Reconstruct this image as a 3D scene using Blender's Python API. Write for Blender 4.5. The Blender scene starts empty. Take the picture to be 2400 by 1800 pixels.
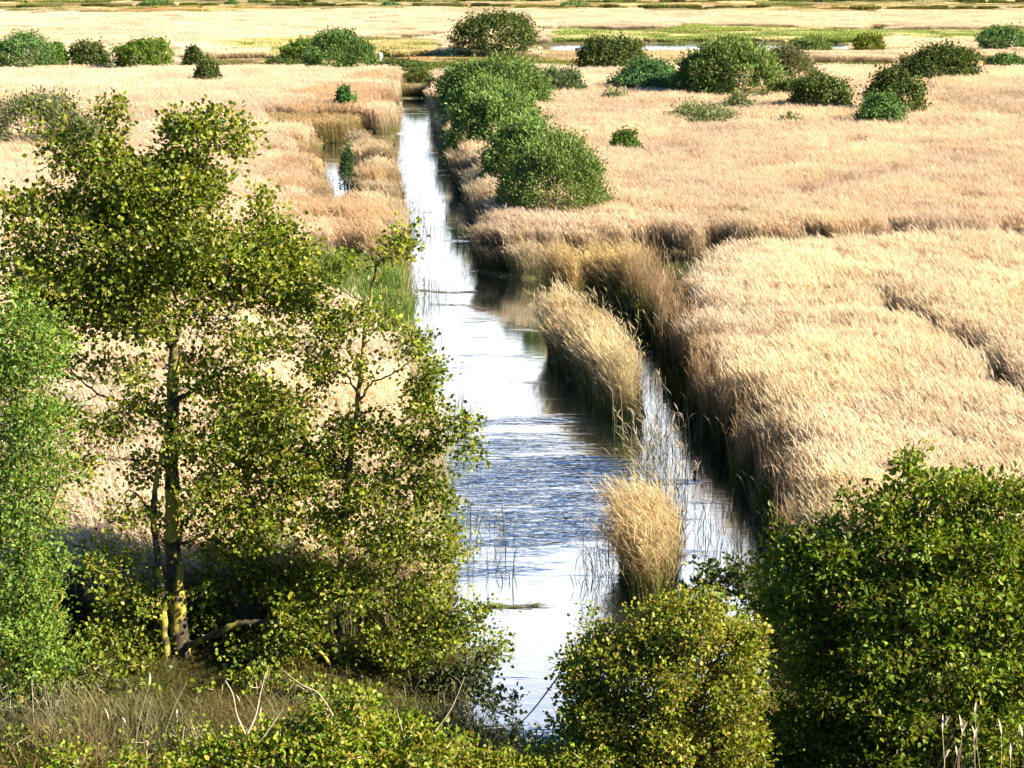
import bpy, math, random
import numpy as np
from mathutils import Vector

R = math.radians
S = bpy.context.scene
COL = S.collection
rng = np.random.default_rng(7)

# ------------------------------------------------------------------ camera
CAM_H, PITCH, FPX = 12.3, R(12.8), 1911.0
cd = bpy.data.cameras.new('camera'); cam = bpy.data.objects.new('camera', cd); COL.objects.link(cam)
cam.location = (0, 0, CAM_H); cam.rotation_euler = (R(90) - PITCH, 0, 0)
cd.sensor_width = 36; cd.lens = FPX / 1024 * 36; cd.clip_start = 0.1; cd.clip_end = 9000
S.camera = cam

# ------------------------------------------------------------------ light
SUN_EL, SUN_AZ = R(32), R(22)          # azimuth measured from +X towards -Y (sun stands to the right, a little behind)
sd = Vector((math.cos(SUN_AZ) * math.cos(SUN_EL), -math.sin(SUN_AZ) * math.cos(SUN_EL), math.sin(SUN_EL)))
sl = bpy.data.lights.new('sun', 'SUN'); so = bpy.data.objects.new('sun', sl); COL.objects.link(so)
sl.energy = 5.0; sl.angle = R(0.5); sl.color = (1.0, 0.88, 0.72)
so.rotation_euler = (-sd).to_track_quat('-Z', 'Y').to_euler(); so.location = (60, -10, 60)

W = bpy.data.worlds.new('World'); S.world = W; W.use_nodes = True
nt = W.node_tree; N = nt.nodes; L = nt.links; N.clear()
out = N.new('ShaderNodeOutputWorld'); bg = N.new('ShaderNodeBackground'); bg.inputs['Strength'].default_value = 0.06
sky = N.new('ShaderNodeTexSky'); sky.sky_type = 'NISHITA'; sky.sun_disc = False
sky.sun_elevation = SUN_EL; sky.sun_rotation = R(90) + SUN_AZ
sky.air_density = 1.0; sky.dust_density = 0.4; sky.ozone_density = 4.0
# unseen bank of bright cloud, added low beyond the marsh to whiten the water's mirror
tc = N.new('ShaderNodeTexCoord'); sep = N.new('ShaderNodeSeparateXYZ'); L.new(tc.outputs['Generated'], sep.inputs[0])
nz = N.new('ShaderNodeTexNoise'); nz.inputs['Scale'].default_value = 4.0; nz.inputs['Detail'].default_value = 5
mp = N.new('ShaderNodeMapping'); mp.inputs['Scale'].default_value = (1, 1, 3.0)
L.new(tc.outputs['Generated'], mp.inputs[0]); L.new(mp.outputs[0], nz.inputs['Vector'])
m1 = N.new('ShaderNodeMath'); m1.operation = 'MULTIPLY_ADD'; m1.inputs[1].default_value = 0.20; m1.inputs[2].default_value = -0.10
L.new(nz.outputs['Fac'], m1.inputs[0])
m2 = N.new('ShaderNodeMath'); m2.operation = 'ADD'; L.new(m1.outputs[0], m2.inputs[0]); L.new(sep.outputs['Z'], m2.inputs[1])
r1 = N.new('ShaderNodeMapRange'); r1.inputs[1].default_value = 0.37; r1.inputs[2].default_value = 0.42; r1.inputs[3].default_value = 1; r1.inputs[4].default_value = 0
L.new(m2.outputs[0], r1.inputs[0])
r2 = N.new('ShaderNodeMapRange'); r2.inputs[1].default_value = 0.55; r2.inputs[2].default_value = 0.85
L.new(sep.outputs['Y'], r2.inputs[0])
m3 = N.new('ShaderNodeMath'); m3.operation = 'MULTIPLY'; L.new(r1.outputs[0], m3.inputs[0]); L.new(r2.outputs[0], m3.inputs[1])
mx = N.new('ShaderNodeMix'); mx.data_type = 'RGBA'; L.new(m3.outputs[0], mx.inputs['Factor'])
hsv = N.new('ShaderNodeHueSaturation'); hsv.inputs['Saturation'].default_value = 1.35; hsv.inputs['Value'].default_value = 1.1; L.new(sky.outputs[0], hsv.inputs['Color']); L.new(hsv.outputs[0], mx.inputs['A']); mx.inputs['B'].default_value = (7.6, 7.35, 7.5, 1)
L.new(mx.outputs['Result'], bg.inputs['Color']); L.new(bg.outputs[0], out.inputs[0])

S.view_settings.view_transform = 'Standard'; S.view_settings.look = 'None'
S.view_settings.exposure = 1.8; S.view_settings.gamma = 1; S.view_settings.use_curve_mapping = False
S.cycles.max_bounces = 6; S.cycles.transparent_max_bounces = 6; S.cycles.diffuse_bounces = 3; S.cycles.glossy_bounces = 2
S.cycles.transmission_bounces = 3

# ------------------------------------------------------------------ measuring: survey points of the photograph -> places in the marsh
K = 1024 / 2212.0
def ray(x, y):
    u = (x * K - 512) / FPX; v = (384 - y * K) / FPX
    c, s = math.cos(PITCH), math.sin(PITCH)
    return np.array([u, c + v * s, -s + v * c])
def G(x, y, z=0.0):
    d = ray(x, y); t = (CAM_H - z) / -d[2]
    return np.array([d[0] * t, d[1] * t])
def P(x, y, Y):
    d = ray(x, y); t = Y / d[1]
    return np.array([d[0] * t, Y, CAM_H + d[2] * t])
def mper(Y): return Y / FPX * K            # metres per survey unit at distance Y (approx)
def poly(pts, z=0.0):
    return np.array([G(p[0], p[1], p[2] if len(p) > 2 else z) for p in pts])
def inside(px, py, pg):
    c = np.zeros(px.shape, bool); n = len(pg)
    for i in range(n):
        x0, y0 = pg[i]; x1, y1 = pg[(i + 1) % n]
        if y0 == y1: continue
        k = ((y0 > py) != (y1 > py)) & (px < (x1 - x0) * (py - y0) / (y1 - y0) + x0)
        c ^= k
    return c
def noise2(x, y, s, seed=0):
    r = np.random.default_rng(seed); o = np.zeros(np.shape(x)); a = 1.0; tot = 0
    for k in range(4):
        for j in range(3):
            th = r.uniform(0, 6.28); f = (2 ** k) / s * r.uniform(.7, 1.3); ph = r.uniform(0, 6.28); ph2 = r.uniform(0, 6.28)
            o = o + a * np.sin(f * (x * math.cos(th) + y * math.sin(th)) * 2 + ph + 1.3 * np.sin(f * (y * math.cos(th) - x * math.sin(th)) + ph2))
            tot += a * a * .5
        a *= .6
    return o / math.sqrt(tot) / 2      # about -1..1

# ------------------------------------------------------------------ mesh helpers
def mesh_np(name, V, F, col=None, mat=None, smooth=False):
    V = np.asarray(V, np.float32).reshape(-1, 3); F = np.asarray(F, np.int32)
    me = bpy.data.meshes.new(name); nv = len(V); nf, k = F.shape
    me.vertices.add(nv); me.vertices.foreach_set('co', V.ravel())
    me.loops.add(nf * k); me.loops.foreach_set('vertex_index', F.ravel())
    me.polygons.add(nf); me.polygons.foreach_set('loop_start', np.arange(0, nf * k, k, dtype=np.int32))
    me.polygons.foreach_set('loop_total', np.full(nf, k, np.int32))
    if smooth: me.polygons.foreach_set('use_smooth', np.ones(nf, bool))
    if col is not None:
        col = np.asarray(col, np.float32)
        a = me.color_attributes.new('tone', 'FLOAT_COLOR', 'POINT')
        c4 = np.ones((nv, 4), np.float32); c4[:, :3] = col
        a.data.foreach_set('color', c4.ravel())
    me.update(calc_edges=True)
    if mat: me.materials.append(mat)
    return me
def put(name, me, parent=None):
    o = bpy.data.objects.new(name, me); COL.objects.link(o)
    if parent is not None:
        o.parent = parent
        o.matrix_parent_inverse = parent.matrix_basis.inverted()
    return o
def empty(name, loc):
    o = bpy.data.objects.new(name, None); COL.objects.link(o); o.location = loc; o.empty_display_size = .2
    return o
def tag(o, label=None, cat=None, group=None, kind=None):
    if label: o['label'] = label
    if cat: o['category'] = cat
    if group: o['group'] = group
    if kind: o['kind'] = kind
    return o
class Acc:
    def __init__(s): s.V = []; s.F = []; s.C = []; s.n = 0
    def add(s, V, F, C):
        V = V.reshape(-1, 3); s.V.append(V); s.F.append(F + s.n); s.C.append(np.broadcast_to(C, V.shape)); s.n += len(V)
    def mesh(s, name, mat, smooth=False):
        return mesh_np(name, np.concatenate(s.V), np.concatenate(s.F), np.concatenate(s.C), mat, smooth)
def ribbons(A, path, width, side, col):
    """path (N,k,3), width (N,k) , side (N,3), col (N,k,3)"""
    n, k, _ = path.shape
    o = side[:, None, :] * width[..., None] * .5
    V = np.stack([path - o, path + o], 2)                     # N,k,2,3
    C = np.repeat(col[:, :, None, :], 2, 2)
    b = (np.arange(n)[:, None] * k * 2 + np.arange(k - 1)[None] * 2)
    F = np.stack([b, b + 1, b + 3, b + 2], -1).reshape(-1, 4)
    A.add(V, F, C.reshape(-1, 3))
def unit(v): return v / np.maximum(np.linalg.norm(v, axis=-1, keepdims=True), 1e-9)
def leaves(A, p, L_, Wd, ax, nrm, col, fold=.25):
    """oval folded leaves; p base (N,3) ax direction (N,3) nrm normal"""
    ax = unit(ax); sd_ = unit(np.cross(ax, nrm)); nn = np.cross(sd_, ax)
    L_ = L_[:, None]; Wd = Wd[:, None]
    b = p; t = p + ax * L_
    up = nn * Wd * fold
    l1 = p + ax * L_ * .3 + sd_ * Wd * .5 + up; l2 = p + ax * L_ * .72 + sd_ * Wd * .42 + up
    r1_ = p + ax * L_ * .3 - sd_ * Wd * .5 + up; r2_ = p + ax * L_ * .72 - sd_ * Wd * .42 + up
    V = np.stack([b, l1, l2, t, r2_, r1_], 1)
    i = np.arange(len(p))[:, None] * 6
    F = np.concatenate([i + [0, 1, 2, 3], i + [0, 3, 4, 5]])
    A.add(V, F, np.repeat(col, 6, 0))
def tube(A, pts, rad, col, sides=7):
    pts = np.asarray(pts, float); rad = np.asarray(rad, float); k = len(pts)
    tg = unit(np.gradient(pts, axis=0))
    ref = np.array([.3, 1, .1]); a = unit(np.cross(tg, ref)); b = np.cross(tg, a)
    th = np.linspace(0, 2 * np.pi, sides, endpoint=False)
    ring = pts[:, None] + rad[:, None, None] * (np.cos(th)[None, :, None] * a[:, None] + np.sin(th)[None, :, None] * b[:, None])
    i = np.arange(k - 1)[:, None] * sides; j = np.arange(sides)[None]
    F = np.stack([i + j, i + (j + 1) % sides, i + sides + (j + 1) % sides, i + sides + j], -1).reshape(-1, 4)
    A.add(ring, F, np.asarray(col, float))
def smooth_path(pts, n=6):
    pts = np.asarray(pts, float)
    if len(pts) < 3: return pts
    e = np.concatenate([[2 * pts[0] - pts[1]], pts, [2 * pts[-1] - pts[-2]]]); o = []
    for i in range(1, len(e) - 2):
        for t in np.linspace(0, 1, n, endpoint=False):
            a, b, c, d = e[i - 1], e[i], e[i + 1], e[i + 2]
            o.append(.5 * (2 * b + (c - a) * t + (2 * a - 5 * b + 4 * c - d) * t * t + (3 * b - a - 3 * c + d) * t ** 3))
    o.append(pts[-1]); return np.array(o)

# ------------------------------------------------------------------ materials
def newmat(name):
    m = bpy.data.materials.new(name); m.use_nodes = True; m.node_tree.nodes.clear()
    return m, m.node_tree.nodes, m.node_tree.links
def foliage_mat(name, trans=.35, gloss=.06, instancer=False, transtint=(1, 1, 1), nscale=.25, namp=.25):
    m, n, l = newmat(name)
    o = n.new('ShaderNodeOutputMaterial'); at = n.new('ShaderNodeAttribute'); at.attribute_name = 'tone'
    c = at.outputs['Color']
    if instancer:
        ai = n.new('ShaderNodeAttribute'); ai.attribute_type = 'INSTANCER'; ai.attribute_name = 'tint'
        mu = n.new('ShaderNodeMix'); mu.data_type = 'RGBA'; mu.blend_type = 'MULTIPLY'; mu.inputs['Factor'].default_value = 1
        l.new(c, mu.inputs['A']); l.new(ai.outputs['Color'], mu.inputs['B']); c = mu.outputs['Result']
    ge = n.new('ShaderNodeNewGeometry'); nz_ = n.new('ShaderNodeTexNoise'); nz_.inputs['Scale'].default_value = nscale; nz_.inputs['Detail'].default_value = 4
    l.new(ge.outputs['Position'], nz_.inputs['Vector'])
    mr = n.new('ShaderNodeMapRange'); mr.inputs[1].default_value = .3; mr.inputs[2].default_value = .7; mr.inputs[3].default_value = 1 - namp; mr.inputs[4].default_value = 1 + namp
    l.new(nz_.outputs['Fac'], mr.inputs[0])
    hs = n.new('ShaderNodeHueSaturation'); l.new(mr.outputs[0], hs.inputs['Value']); l.new(c, hs.inputs['Color'])
    c = hs.outputs['Color']
    d = n.new('ShaderNodeBsdfDiffuse'); l.new(c, d.inputs['Color'])
    t = n.new('ShaderNodeBsdfTranslucent'); tm = n.new('ShaderNodeMix'); tm.data_type = 'RGBA'; tm.blend_type = 'MULTIPLY'; tm.inputs['Factor'].default_value = 1
    l.new(c, tm.inputs['A']); tm.inputs['B'].default_value = (*transtint, 1); l.new(tm.outputs['Result'], t.inputs['Color'])
    a = n.new('ShaderNodeMixShader'); a.inputs[0].default_value = trans; l.new(d.outputs[0], a.inputs[1]); l.new(t.outputs[0], a.inputs[2])
    g = n.new('ShaderNodeBsdfGlossy'); g.inputs['Roughness'].default_value = .42; g.inputs['Color'].default_value = (1, 1, 1, 1)
    b = n.new('ShaderNodeMixShader'); b.inputs[0].default_value = gloss; l.new(a.outputs[0], b.inputs[1]); l.new(g.outputs[0], b.inputs[2])
    l.new(b.outputs[0], o.inputs[0]); return m
M_REED = foliage_mat('dry_reed', .42, .0, True, (1, .95, .8), .22, .10)
M_GRASS = foliage_mat('marsh_grass', .35, .0, True, (1.1, 1.1, .6), .3, .25)
M_LEAF = foliage_mat('leaf', .36, .015, False, (1.25, 1.15, .45), .6, .2)
M_LEAF_FAR = foliage_mat('shrub_leaf', .25, .0, False, (1.1, 1.1, .5), .35, .15)
M_DRY = foliage_mat('dry_stalk', .2, .0, False, (1, 1, 1), 2., .2)

def bark_mat(name, c1, c2, moss, amt):
    m, n, l = newmat(name); o = n.new('ShaderNodeOutputMaterial'); p = n.new('ShaderNodeBsdfPrincipled')
    ge = n.new('ShaderNodeTexCoord'); a = n.new('ShaderNodeTexNoise'); a.inputs['Scale'].default_value = 9; a.inputs['Detail'].default_value = 6
    l.new(ge.outputs['Object'], a.inputs['Vector'])
    r = n.new('ShaderNodeValToRGB'); r.color_ramp.elements[0].color = (*c1, 1); r.color_ramp.elements[1].color = (*c2, 1)
    r.color_ramp.elements[0].position = .35; r.color_ramp.elements[1].position = .65; l.new(a.outputs['Fac'], r.inputs[0])
    b = n.new('ShaderNodeTexNoise'); b.inputs['Scale'].default_value = 2.2; b.inputs['Detail'].default_value = 5; l.new(ge.outputs['Object'], b.inputs['Vector'])
    mr = n.new('ShaderNodeMapRange'); mr.inputs[1].default_value = .62 - amt * .35; mr.inputs[2].default_value = .68 - amt * .3; l.new(b.outputs['Fac'], mr.inputs[0])
    mx_ = n.new('ShaderNodeMix'); mx_.data_type = 'RGBA'; l.new(mr.outputs[0], mx_.inputs['Factor']); l.new(r.outputs[0], mx_.inputs['A']); mx_.inputs['B'].default_value = (*moss, 1)
    l.new(mx_.outputs['Result'], p.inputs['Base Color']); p.inputs['Roughness'].default_value = .9
    bp = n.new('ShaderNodeBump'); bp.inputs['Strength'].default_value = .5; bp.inputs['Distance'].default_value = .03; l.new(a.outputs['Fac'], bp.inputs['Height']); l.new(bp.outputs[0], p.inputs['Normal'])
    l.new(p.outputs[0], o.inputs[0]); return m
M_BARK = bark_mat('mossy_bark', (.02, .016, .01), (.08, .06, .03), (.30, .25, .035), .42)
M_TWIG = bark_mat('twig_bark', (.05, .035, .022), (.16, .11, .06), (.2, .17, .06), .2)
M_DEAD = bark_mat('dead_wood', (.35, .27, .18), (.55, .45, .33), (.4, .3, .2), .1)

# ------------------------------------------------------------------ plan of the marsh
T = 1.95
WATER = poly([(925, 1660), (955, 1580), (975, 1520), (985, 1480),
              (1003, 1300, T), (1000, 1230, T), (985, 1100, T), (972, 950, T), (962, 850, T), (928, 750, T), (890, 690, T), (874, 630, T), (880, 570, T),
              (886, 500, 1.6), (880, 430, 1.6), (866, 375, 1.6), (848, 330, 1.5), (846, 290, 1.2), (858, 240, 1), (862, 214, 0),
              (934, 214), (948, 290), (975, 370), (1012, 440), (1028, 500), (1024, 592), (1080, 600), (1155, 603), (1260, 604), (1330, 640), (1372, 690),
              (1442, 770), (1482, 870), (1504, 935), (1562, 995), (1618, 1062), (1654, 1115), (1664, 1190), (1685, 1240), (1700, 1330), (1715, 1450), (1660, 1580), (1500, 1670)])
DITCH = poly([(1150, 596), (1400, 592), (2700, 585), (2700, 600), (2212, 606), (1900, 614), (1700, 628), (1600, 624), (1540, 640), (1480, 680), (1440, 790), (1330, 640)])
GULLY = poly([(1860, 640), (1960, 628), (2060, 668), (2150, 728), (2250, 800), (2400, 900), (2400, 960), (2212, 858), (2120, 776), (2040, 702), (1890, 662)], T)
NARROW = poly([(694, 262), (748, 258), (766, 330), (790, 405), (784, 450), (728, 450), (706, 380), (690, 330)], 1.4)
LAGOON = poly([(1180, 97), (1340, 95), (1600, 94), (1880, 95), (1870, 109), (1690, 112), (1520, 113), (1360, 115), (1190, 112)], 0)
ISLE1 = poly([(1172, 755), (1200, 805), (1250, 850), (1300, 890), (1345, 950), (1378, 940), (1400, 900), (1388, 862), (1345, 806), (1295, 765), (1240, 735), (1180, 722)])
ISLE2 = poly([(1345, 1300), (1322, 1225), (1335, 1180), (1375, 1165), (1440, 1165), (1482, 1195), (1484, 1265), (1450, 1320), (1390, 1335)])
ISLE3 = poly([(1262, 655), (1395, 662), (1412, 630), (1285, 618)])
ISLE4 = poly([(1180, 655), (1262, 672), (1275, 640), (1190, 622)])
SPARSE = poly([(1345, 960), (1375, 1080), (1420, 1170), (1475, 1180), (1468, 1080), (1462, 960), (1452, 890), (1405, 890)])
SEDGE = poly([(672, 600), (700, 575), (800, 580), (852, 600), (862, 660), (850, 730), (760, 740), (690, 700)], .6)
MUD = poly([(1150, 86), (2700, 84), (2700, 97), (1150, 97)], 0)
BANK_Y = 31.5
def wob(x, y, amp, s, seed): return x + amp * noise2(x, y, s, seed), y + amp * noise2(x, y, s, seed + 50)
def wet(x, y):
    x, y = wob(x, y, .35, 2.5, 3)
    return inside(x, y, WATER) | inside(x, y, LAGOON) | inside(x, y, NARROW)
def islands(x, y): return inside(x, y, ISLE1) | inside(x, y, ISLE2) | inside(x, y, ISLE3) | inside(x, y, ISLE4)
def hill(y): return 10.7 * np.clip(1 - y / 29.0, 0, None) ** 1.5
def ground_z(x, y):
    z = .12 + .04 * noise2(x, y, 6, 11) + hill(y)
    # fall of the bank continues uphill behind the camera
    z = np.where(y < 0, 10.82 - y * .12, z)
    w = wet(x, y) & ~islands(x, y)
    z = np.where(w, -.5, z)
    z = np.where(islands(x, y), .025, z)
    d = (inside(x, y, DITCH) & ~islands(x, y))
    return np.where(d, -.12, z)

# ground sheet: one tensor grid, fine near the channel and coarser to the horizon
def axis(parts):
    o = []
    for a, b, s in parts: o.append(np.arange(a, b, s))
    return np.concatenate(o)
gx = axis([(-4000, -400, 300), (-400, -120, 20), (-120, -30, 2.5), (-30, 32, .4), (32, 120, 2.0), (120, 400, 20), (400, 4001, 300)])
gy = axis([(-400, -10, 30), (-10, 24, 1.5), (24, 90, .4), (90, 170, .7), (170, 300, 1.5), (300, 520, 10), (520, 1200, 60), (1200, 8001, 400)])
XX, YY = np.meshgrid(gx, gy)
ZZ = ground_z(XX, YY)
nx, ny = len(gx), len(gy)
i = (np.arange(ny - 1)[:, None] * nx + np.arange(nx - 1)[None]).ravel()
GF = np.stack([i, i + 1, i + nx + 1, i + nx], 1)
m, n, l = newmat('marsh_soil')
o_ = n.new('ShaderNodeOutputMaterial'); p_ = n.new('ShaderNodeBsdfPrincipled'); p_.inputs['Roughness'].default_value = 1; p_.inputs['Specular IOR Level'].default_value = .1
g_ = n.new('ShaderNodeNewGeometry'); a_ = n.new('ShaderNodeTexNoise'); a_.inputs['Scale'].default_value = .5; a_.inputs['Detail'].default_value = 8
l.new(g_.outputs['Position'], a_.inputs['Vector'])
r_ = n.new('ShaderNodeValToRGB'); cr = r_.color_ramp; cr.elements[0].position = .3; cr.elements[0].color = (.05, .035, .02, 1); cr.elements[1].position = .7; cr.elements[1].color = (.16, .12, .06, 1)
e = cr.elements.new(.5); e.color = (.09, .08, .03, 1)
l.new(a_.outputs['Fac'], r_.inputs[0]); l.new(r_.outputs[0], p_.inputs['Base Color']); l.new(p_.outputs[0], o_.inputs[0])
bp_ = n.new('ShaderNodeBump'); bp_.inputs['Distance'].default_value = .1; l.new(a_.outputs['Fac'], bp_.inputs['Height']); l.new(bp_.outputs[0], p_.inputs['Normal'])
M_SOIL = m
tag(put('ground', mesh_np('ground', np.stack([XX, YY, ZZ], -1), GF, None, M_SOIL, True)), 'flat dark marsh soil rising to a grassy bank in front', 'ground', kind='structure')

# water
m, n, l = newmat('marsh_water')
o_ = n.new('ShaderNodeOutputMaterial'); gl = n.new('ShaderNodeBsdfGlossy'); gl.inputs['Roughness'].default_value = .045; gl.inputs['Color'].default_value = (.86, .945, 1, 1)
df = n.new('ShaderNodeBsdfDiffuse'); df.inputs['Color'].default_value = (.015, .02, .02, 1)
fr = n.new('ShaderNodeFresnel'); fr.inputs['IOR'].default_value = 1.33
mr = n.new('ShaderNodeMapRange'); mr.inputs[1].default_value = 0; mr.inputs[2].default_value = .35; mr.inputs[3].default_value = .62; mr.inputs[4].default_value = .92
l.new(fr.outputs[0], mr.inputs[0])
ms = n.new('ShaderNodeMixShader'); l.new(mr.outputs[0], ms.inputs[0]); l.new(df.outputs[0], ms.inputs[1]); l.new(gl.outputs[0], ms.inputs[2]); l.new(ms.outputs[0], o_.inputs[0])
ge = n.new('ShaderNodeNewGeometry')
mpn = n.new('ShaderNodeMapping'); mpn.inputs['Scale'].default_value = (.6, 1.9, 1); l.new(ge.outputs['Position'], mpn.inputs[0])
wv = n.new('ShaderNodeTexNoise'); wv.inputs['Scale'].default_value = 2.6; wv.inputs['Detail'].default_value = 3; wv.inputs['Distortion'].default_value = .4; l.new(mpn.outputs[0], wv.inputs['Vector'])
# where the wind ruffles the surface: cat's paws
cp = G(1150, 1060)
vs = n.new('ShaderNodeVectorMath'); vs.operation = 'SUBTRACT'; vs.inputs[1].default_value = (cp[0], cp[1], 0); l.new(ge.outputs['Position'], vs.inputs[0])
vm = n.new('ShaderNodeVectorMath'); vm.operation = 'MULTIPLY'; vm.inputs[1].default_value = (.36, .17, 1); l.new(vs.outputs[0], vm.inputs[0])
vl = n.new('ShaderNodeVectorMath'); vl.operation = 'LENGTH'; l.new(vm.outputs[0], vl.inputs[0])
pn = n.new('ShaderNodeTexNoise'); pn.inputs['Scale'].default_value = .45; pn.inputs['Detail'].default_value = 4; l.new(mpn.outputs[0], pn.inputs['Vector'])
q1 = n.new('ShaderNodeMapRange'); q1.inputs[1].default_value = .45; q1.inputs[2].default_value = 1.5; q1.inputs[3].default_value = .34; q1.inputs[4].default_value = 0; l.new(vl.outputs['Value'], q1.inputs[0])
q2 = n.new('ShaderNodeMath'); q2.operation = 'ADD'; l.new(q1.outputs[0], q2.inputs[0]); l.new(pn.outputs['Fac'], q2.inputs[1])
q3 = n.new('ShaderNodeMapRange'); q3.inputs[1].default_value = .58; q3.inputs[2].default_value = .85; q3.inputs[3].default_value = .025; q3.inputs[4].default_value = 1.0; l.new(q2.outputs[0], q3.inputs[0])
bp_ = n.new('ShaderNodeBump'); bp_.inputs['Distance'].default_value = .115; l.new(q3.outputs[0], bp_.inputs['Strength']); l.new(wv.outputs['Fac'], bp_.inputs['Height'])
l.new(bp_.outputs[0], gl.inputs['Normal'])
M_WATER = m
wx0, wx1, wy0, wy1 = -60, 140, 25.5, 330
tag(put('water', mesh_np('water', [(wx0, wy0, 0), (wx1, wy0, 0), (wx1, wy1, 0), (wx0, wy1, 0)], [[0, 1, 2, 3]], None, M_WATER)),
    'pale reflecting water of the marsh channel with blue ripples', 'water', kind='structure')

# ------------------------------------------------------------------ reed and grass patches
STRAW = np.array([.79, .65, .46]); STRAWB = np.array([.42, .34, .18]); GOLD = np.array([.46, .34, .10]); PLUME = np.array([.81, .69, .51]); GREEN = np.array([.07, .13, .022])
def reed_patch(seed, size, n_, wmul, nleaf, h0=2.0, shoots=0.5, fan=0.0, plume=1.0, hv=.09, wide=False):
    r = np.random.default_rng(seed); A = Acc()
    x = r.uniform(-size / 2, size / 2, n_); y = r.uniform(-size / 2, size / 2, n_)
    h = h0 * r.normal(1, hv, n_).clip(.7, 1.25)
    th = r.normal(3.3, .8, n_); ln = np.abs(r.normal(.12, .10, n_)) * h
    if wide: th = r.uniform(0, 6.28, n_); ln = np.abs(r.normal(.25, .2, n_)) * h
    lean = np.stack([np.cos(th) * ln, np.sin(th) * ln], 1)
    lean += np.stack([x, y], 1) * fan
    ts = np.array([0, .35, .7, 1.0])
    path = np.zeros((n_, 4, 3)); path[..., 0] = x[:, None] + lean[:, 0:1] * ts ** 1.8; path[..., 1] = y[:, None] + lean[:, 1:2] * ts ** 1.8
    path[..., 2] = h[:, None] * ts * (1 - .03 * ts)
    a = r.uniform(0, np.pi, n_); side = np.stack([np.cos(a), np.sin(a), 0 * a], 1)
    v = r.uniform(.72, 1.15, (n_, 1, 1))
    mixc = r.random((n_, 1, 1)) * .5
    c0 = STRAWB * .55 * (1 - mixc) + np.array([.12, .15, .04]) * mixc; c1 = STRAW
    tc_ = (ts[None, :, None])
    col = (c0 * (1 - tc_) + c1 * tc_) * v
    w = np.full((n_, 4), .0075) * wmul * np.array([1, 1, .8, .5])
    ribbons(A, path, w, side, col)
    tip = path[:, 3]; d = unit(path[:, 3] - path[:, 2])
    # leaves
    for k in range(nleaf):
        t = r.uniform(.25, .97, n_); s0 = np.stack([x, y, 0 * x], 1)
        s0[:, 0] += lean[:, 0] * t ** 1.8; s0[:, 1] += lean[:, 1] * t ** 1.8; s0[:, 2] = h * t
        a = r.normal(3.0, 1.5, n_); ll = r.uniform(.22, .5, n_) * h0 / 2; od = np.stack([np.cos(a), np.sin(a), 0 * a], 1)
        pp = np.stack([s0, s0 + od * (ll * .45)[:, None] + [0, 0, 1] * (ll * .55)[:, None], s0 + od * (ll * .95)[:, None] + [0, 0, 1] * (ll * r.uniform(.5, 1.1, n_))[:, None]], 1)
        ww = np.stack([np.full(n_, .010), np.full(n_, .016), np.full(n_, .003)], 1) * wmul ** .8
        sdv = np.stack([-od[:, 1], od[:, 0], 0 * a], 1)
        tt = t[:, None, None]
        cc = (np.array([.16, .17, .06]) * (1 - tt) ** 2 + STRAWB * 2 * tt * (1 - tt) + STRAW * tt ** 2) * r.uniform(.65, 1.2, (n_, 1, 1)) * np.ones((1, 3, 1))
        ribbons(A, pp, ww, sdv, cc)
    # plumes, nodding to one side
    if plume > 0:
        k = r.random(n_) < plume; q = tip[k]; m_ = len(q)
        a = r.normal(3.2, .7, m_); od = np.stack([np.cos(a), np.sin(a), 0 * a], 1); pl = r.uniform(.16, .30, m_)[:, None]
        pp = np.stack([q, q + od * pl * .18 + [0, 0, 1] * pl * .38, q + od * pl * .4 + [0, 0, 1] * pl * .72, q + od * pl * .68 + [0, 0, 1] * pl * .98], 1)
        cc = PLUME * r.uniform(.75, 1.2, (m_, 1, 1)) * (1 + r.normal(0, .04, (m_, 1, 3))) * np.ones((1, 4, 1))
        for ph in (0, 1):
            ww = np.array([.005, .024, .020, .004]) * wmul ** .85 * np.ones((m_, 1))
            sdv = np.stack([-od[:, 1], od[:, 0], 0 * a], 1) if ph == 0 else unit(np.cross(np.stack([-od[:, 1], od[:, 0], 0 * a], 1), od + [0, 0, 1.]))
            ribbons(A, pp, ww, sdv, cc)
    # green shoots and old broken leaves low down
    ns = int(n_ * shoots)
    if ns:
        x = r.uniform(-size / 2, size / 2, ns); y = r.uniform(-size / 2, size / 2, ns); hh = r.uniform(.4, 1.35, ns) * h0 / 2
        a = r.uniform(0, 6.28, ns); od = np.stack([np.cos(a), np.sin(a), 0 * a], 1)
        s0 = np.stack([x, y, 0 * x], 1)
        pp = np.stack([s0, s0 + od * .06 + [0, 0, 1] * (hh * .55)[:, None], s0 + od * (hh * .35)[:, None] + [0, 0, 1] * hh[:, None]], 1)
        ww = np.array([.012, .02, .003]) * wmul ** .8 * np.ones((ns, 1))
        isg = (r.random((ns, 1, 1)) < .7)
        cc = np.where(isg, GREEN * r.uniform(.7, 1.6, (ns, 1, 1)), STRAWB * .7) * np.ones((1, 3, 1))
        ribbons(A, pp, ww, np.stack([-od[:, 1], od[:, 0], 0 * a], 1), cc)
    return A.mesh('reed_tuft', M_REED)
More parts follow.
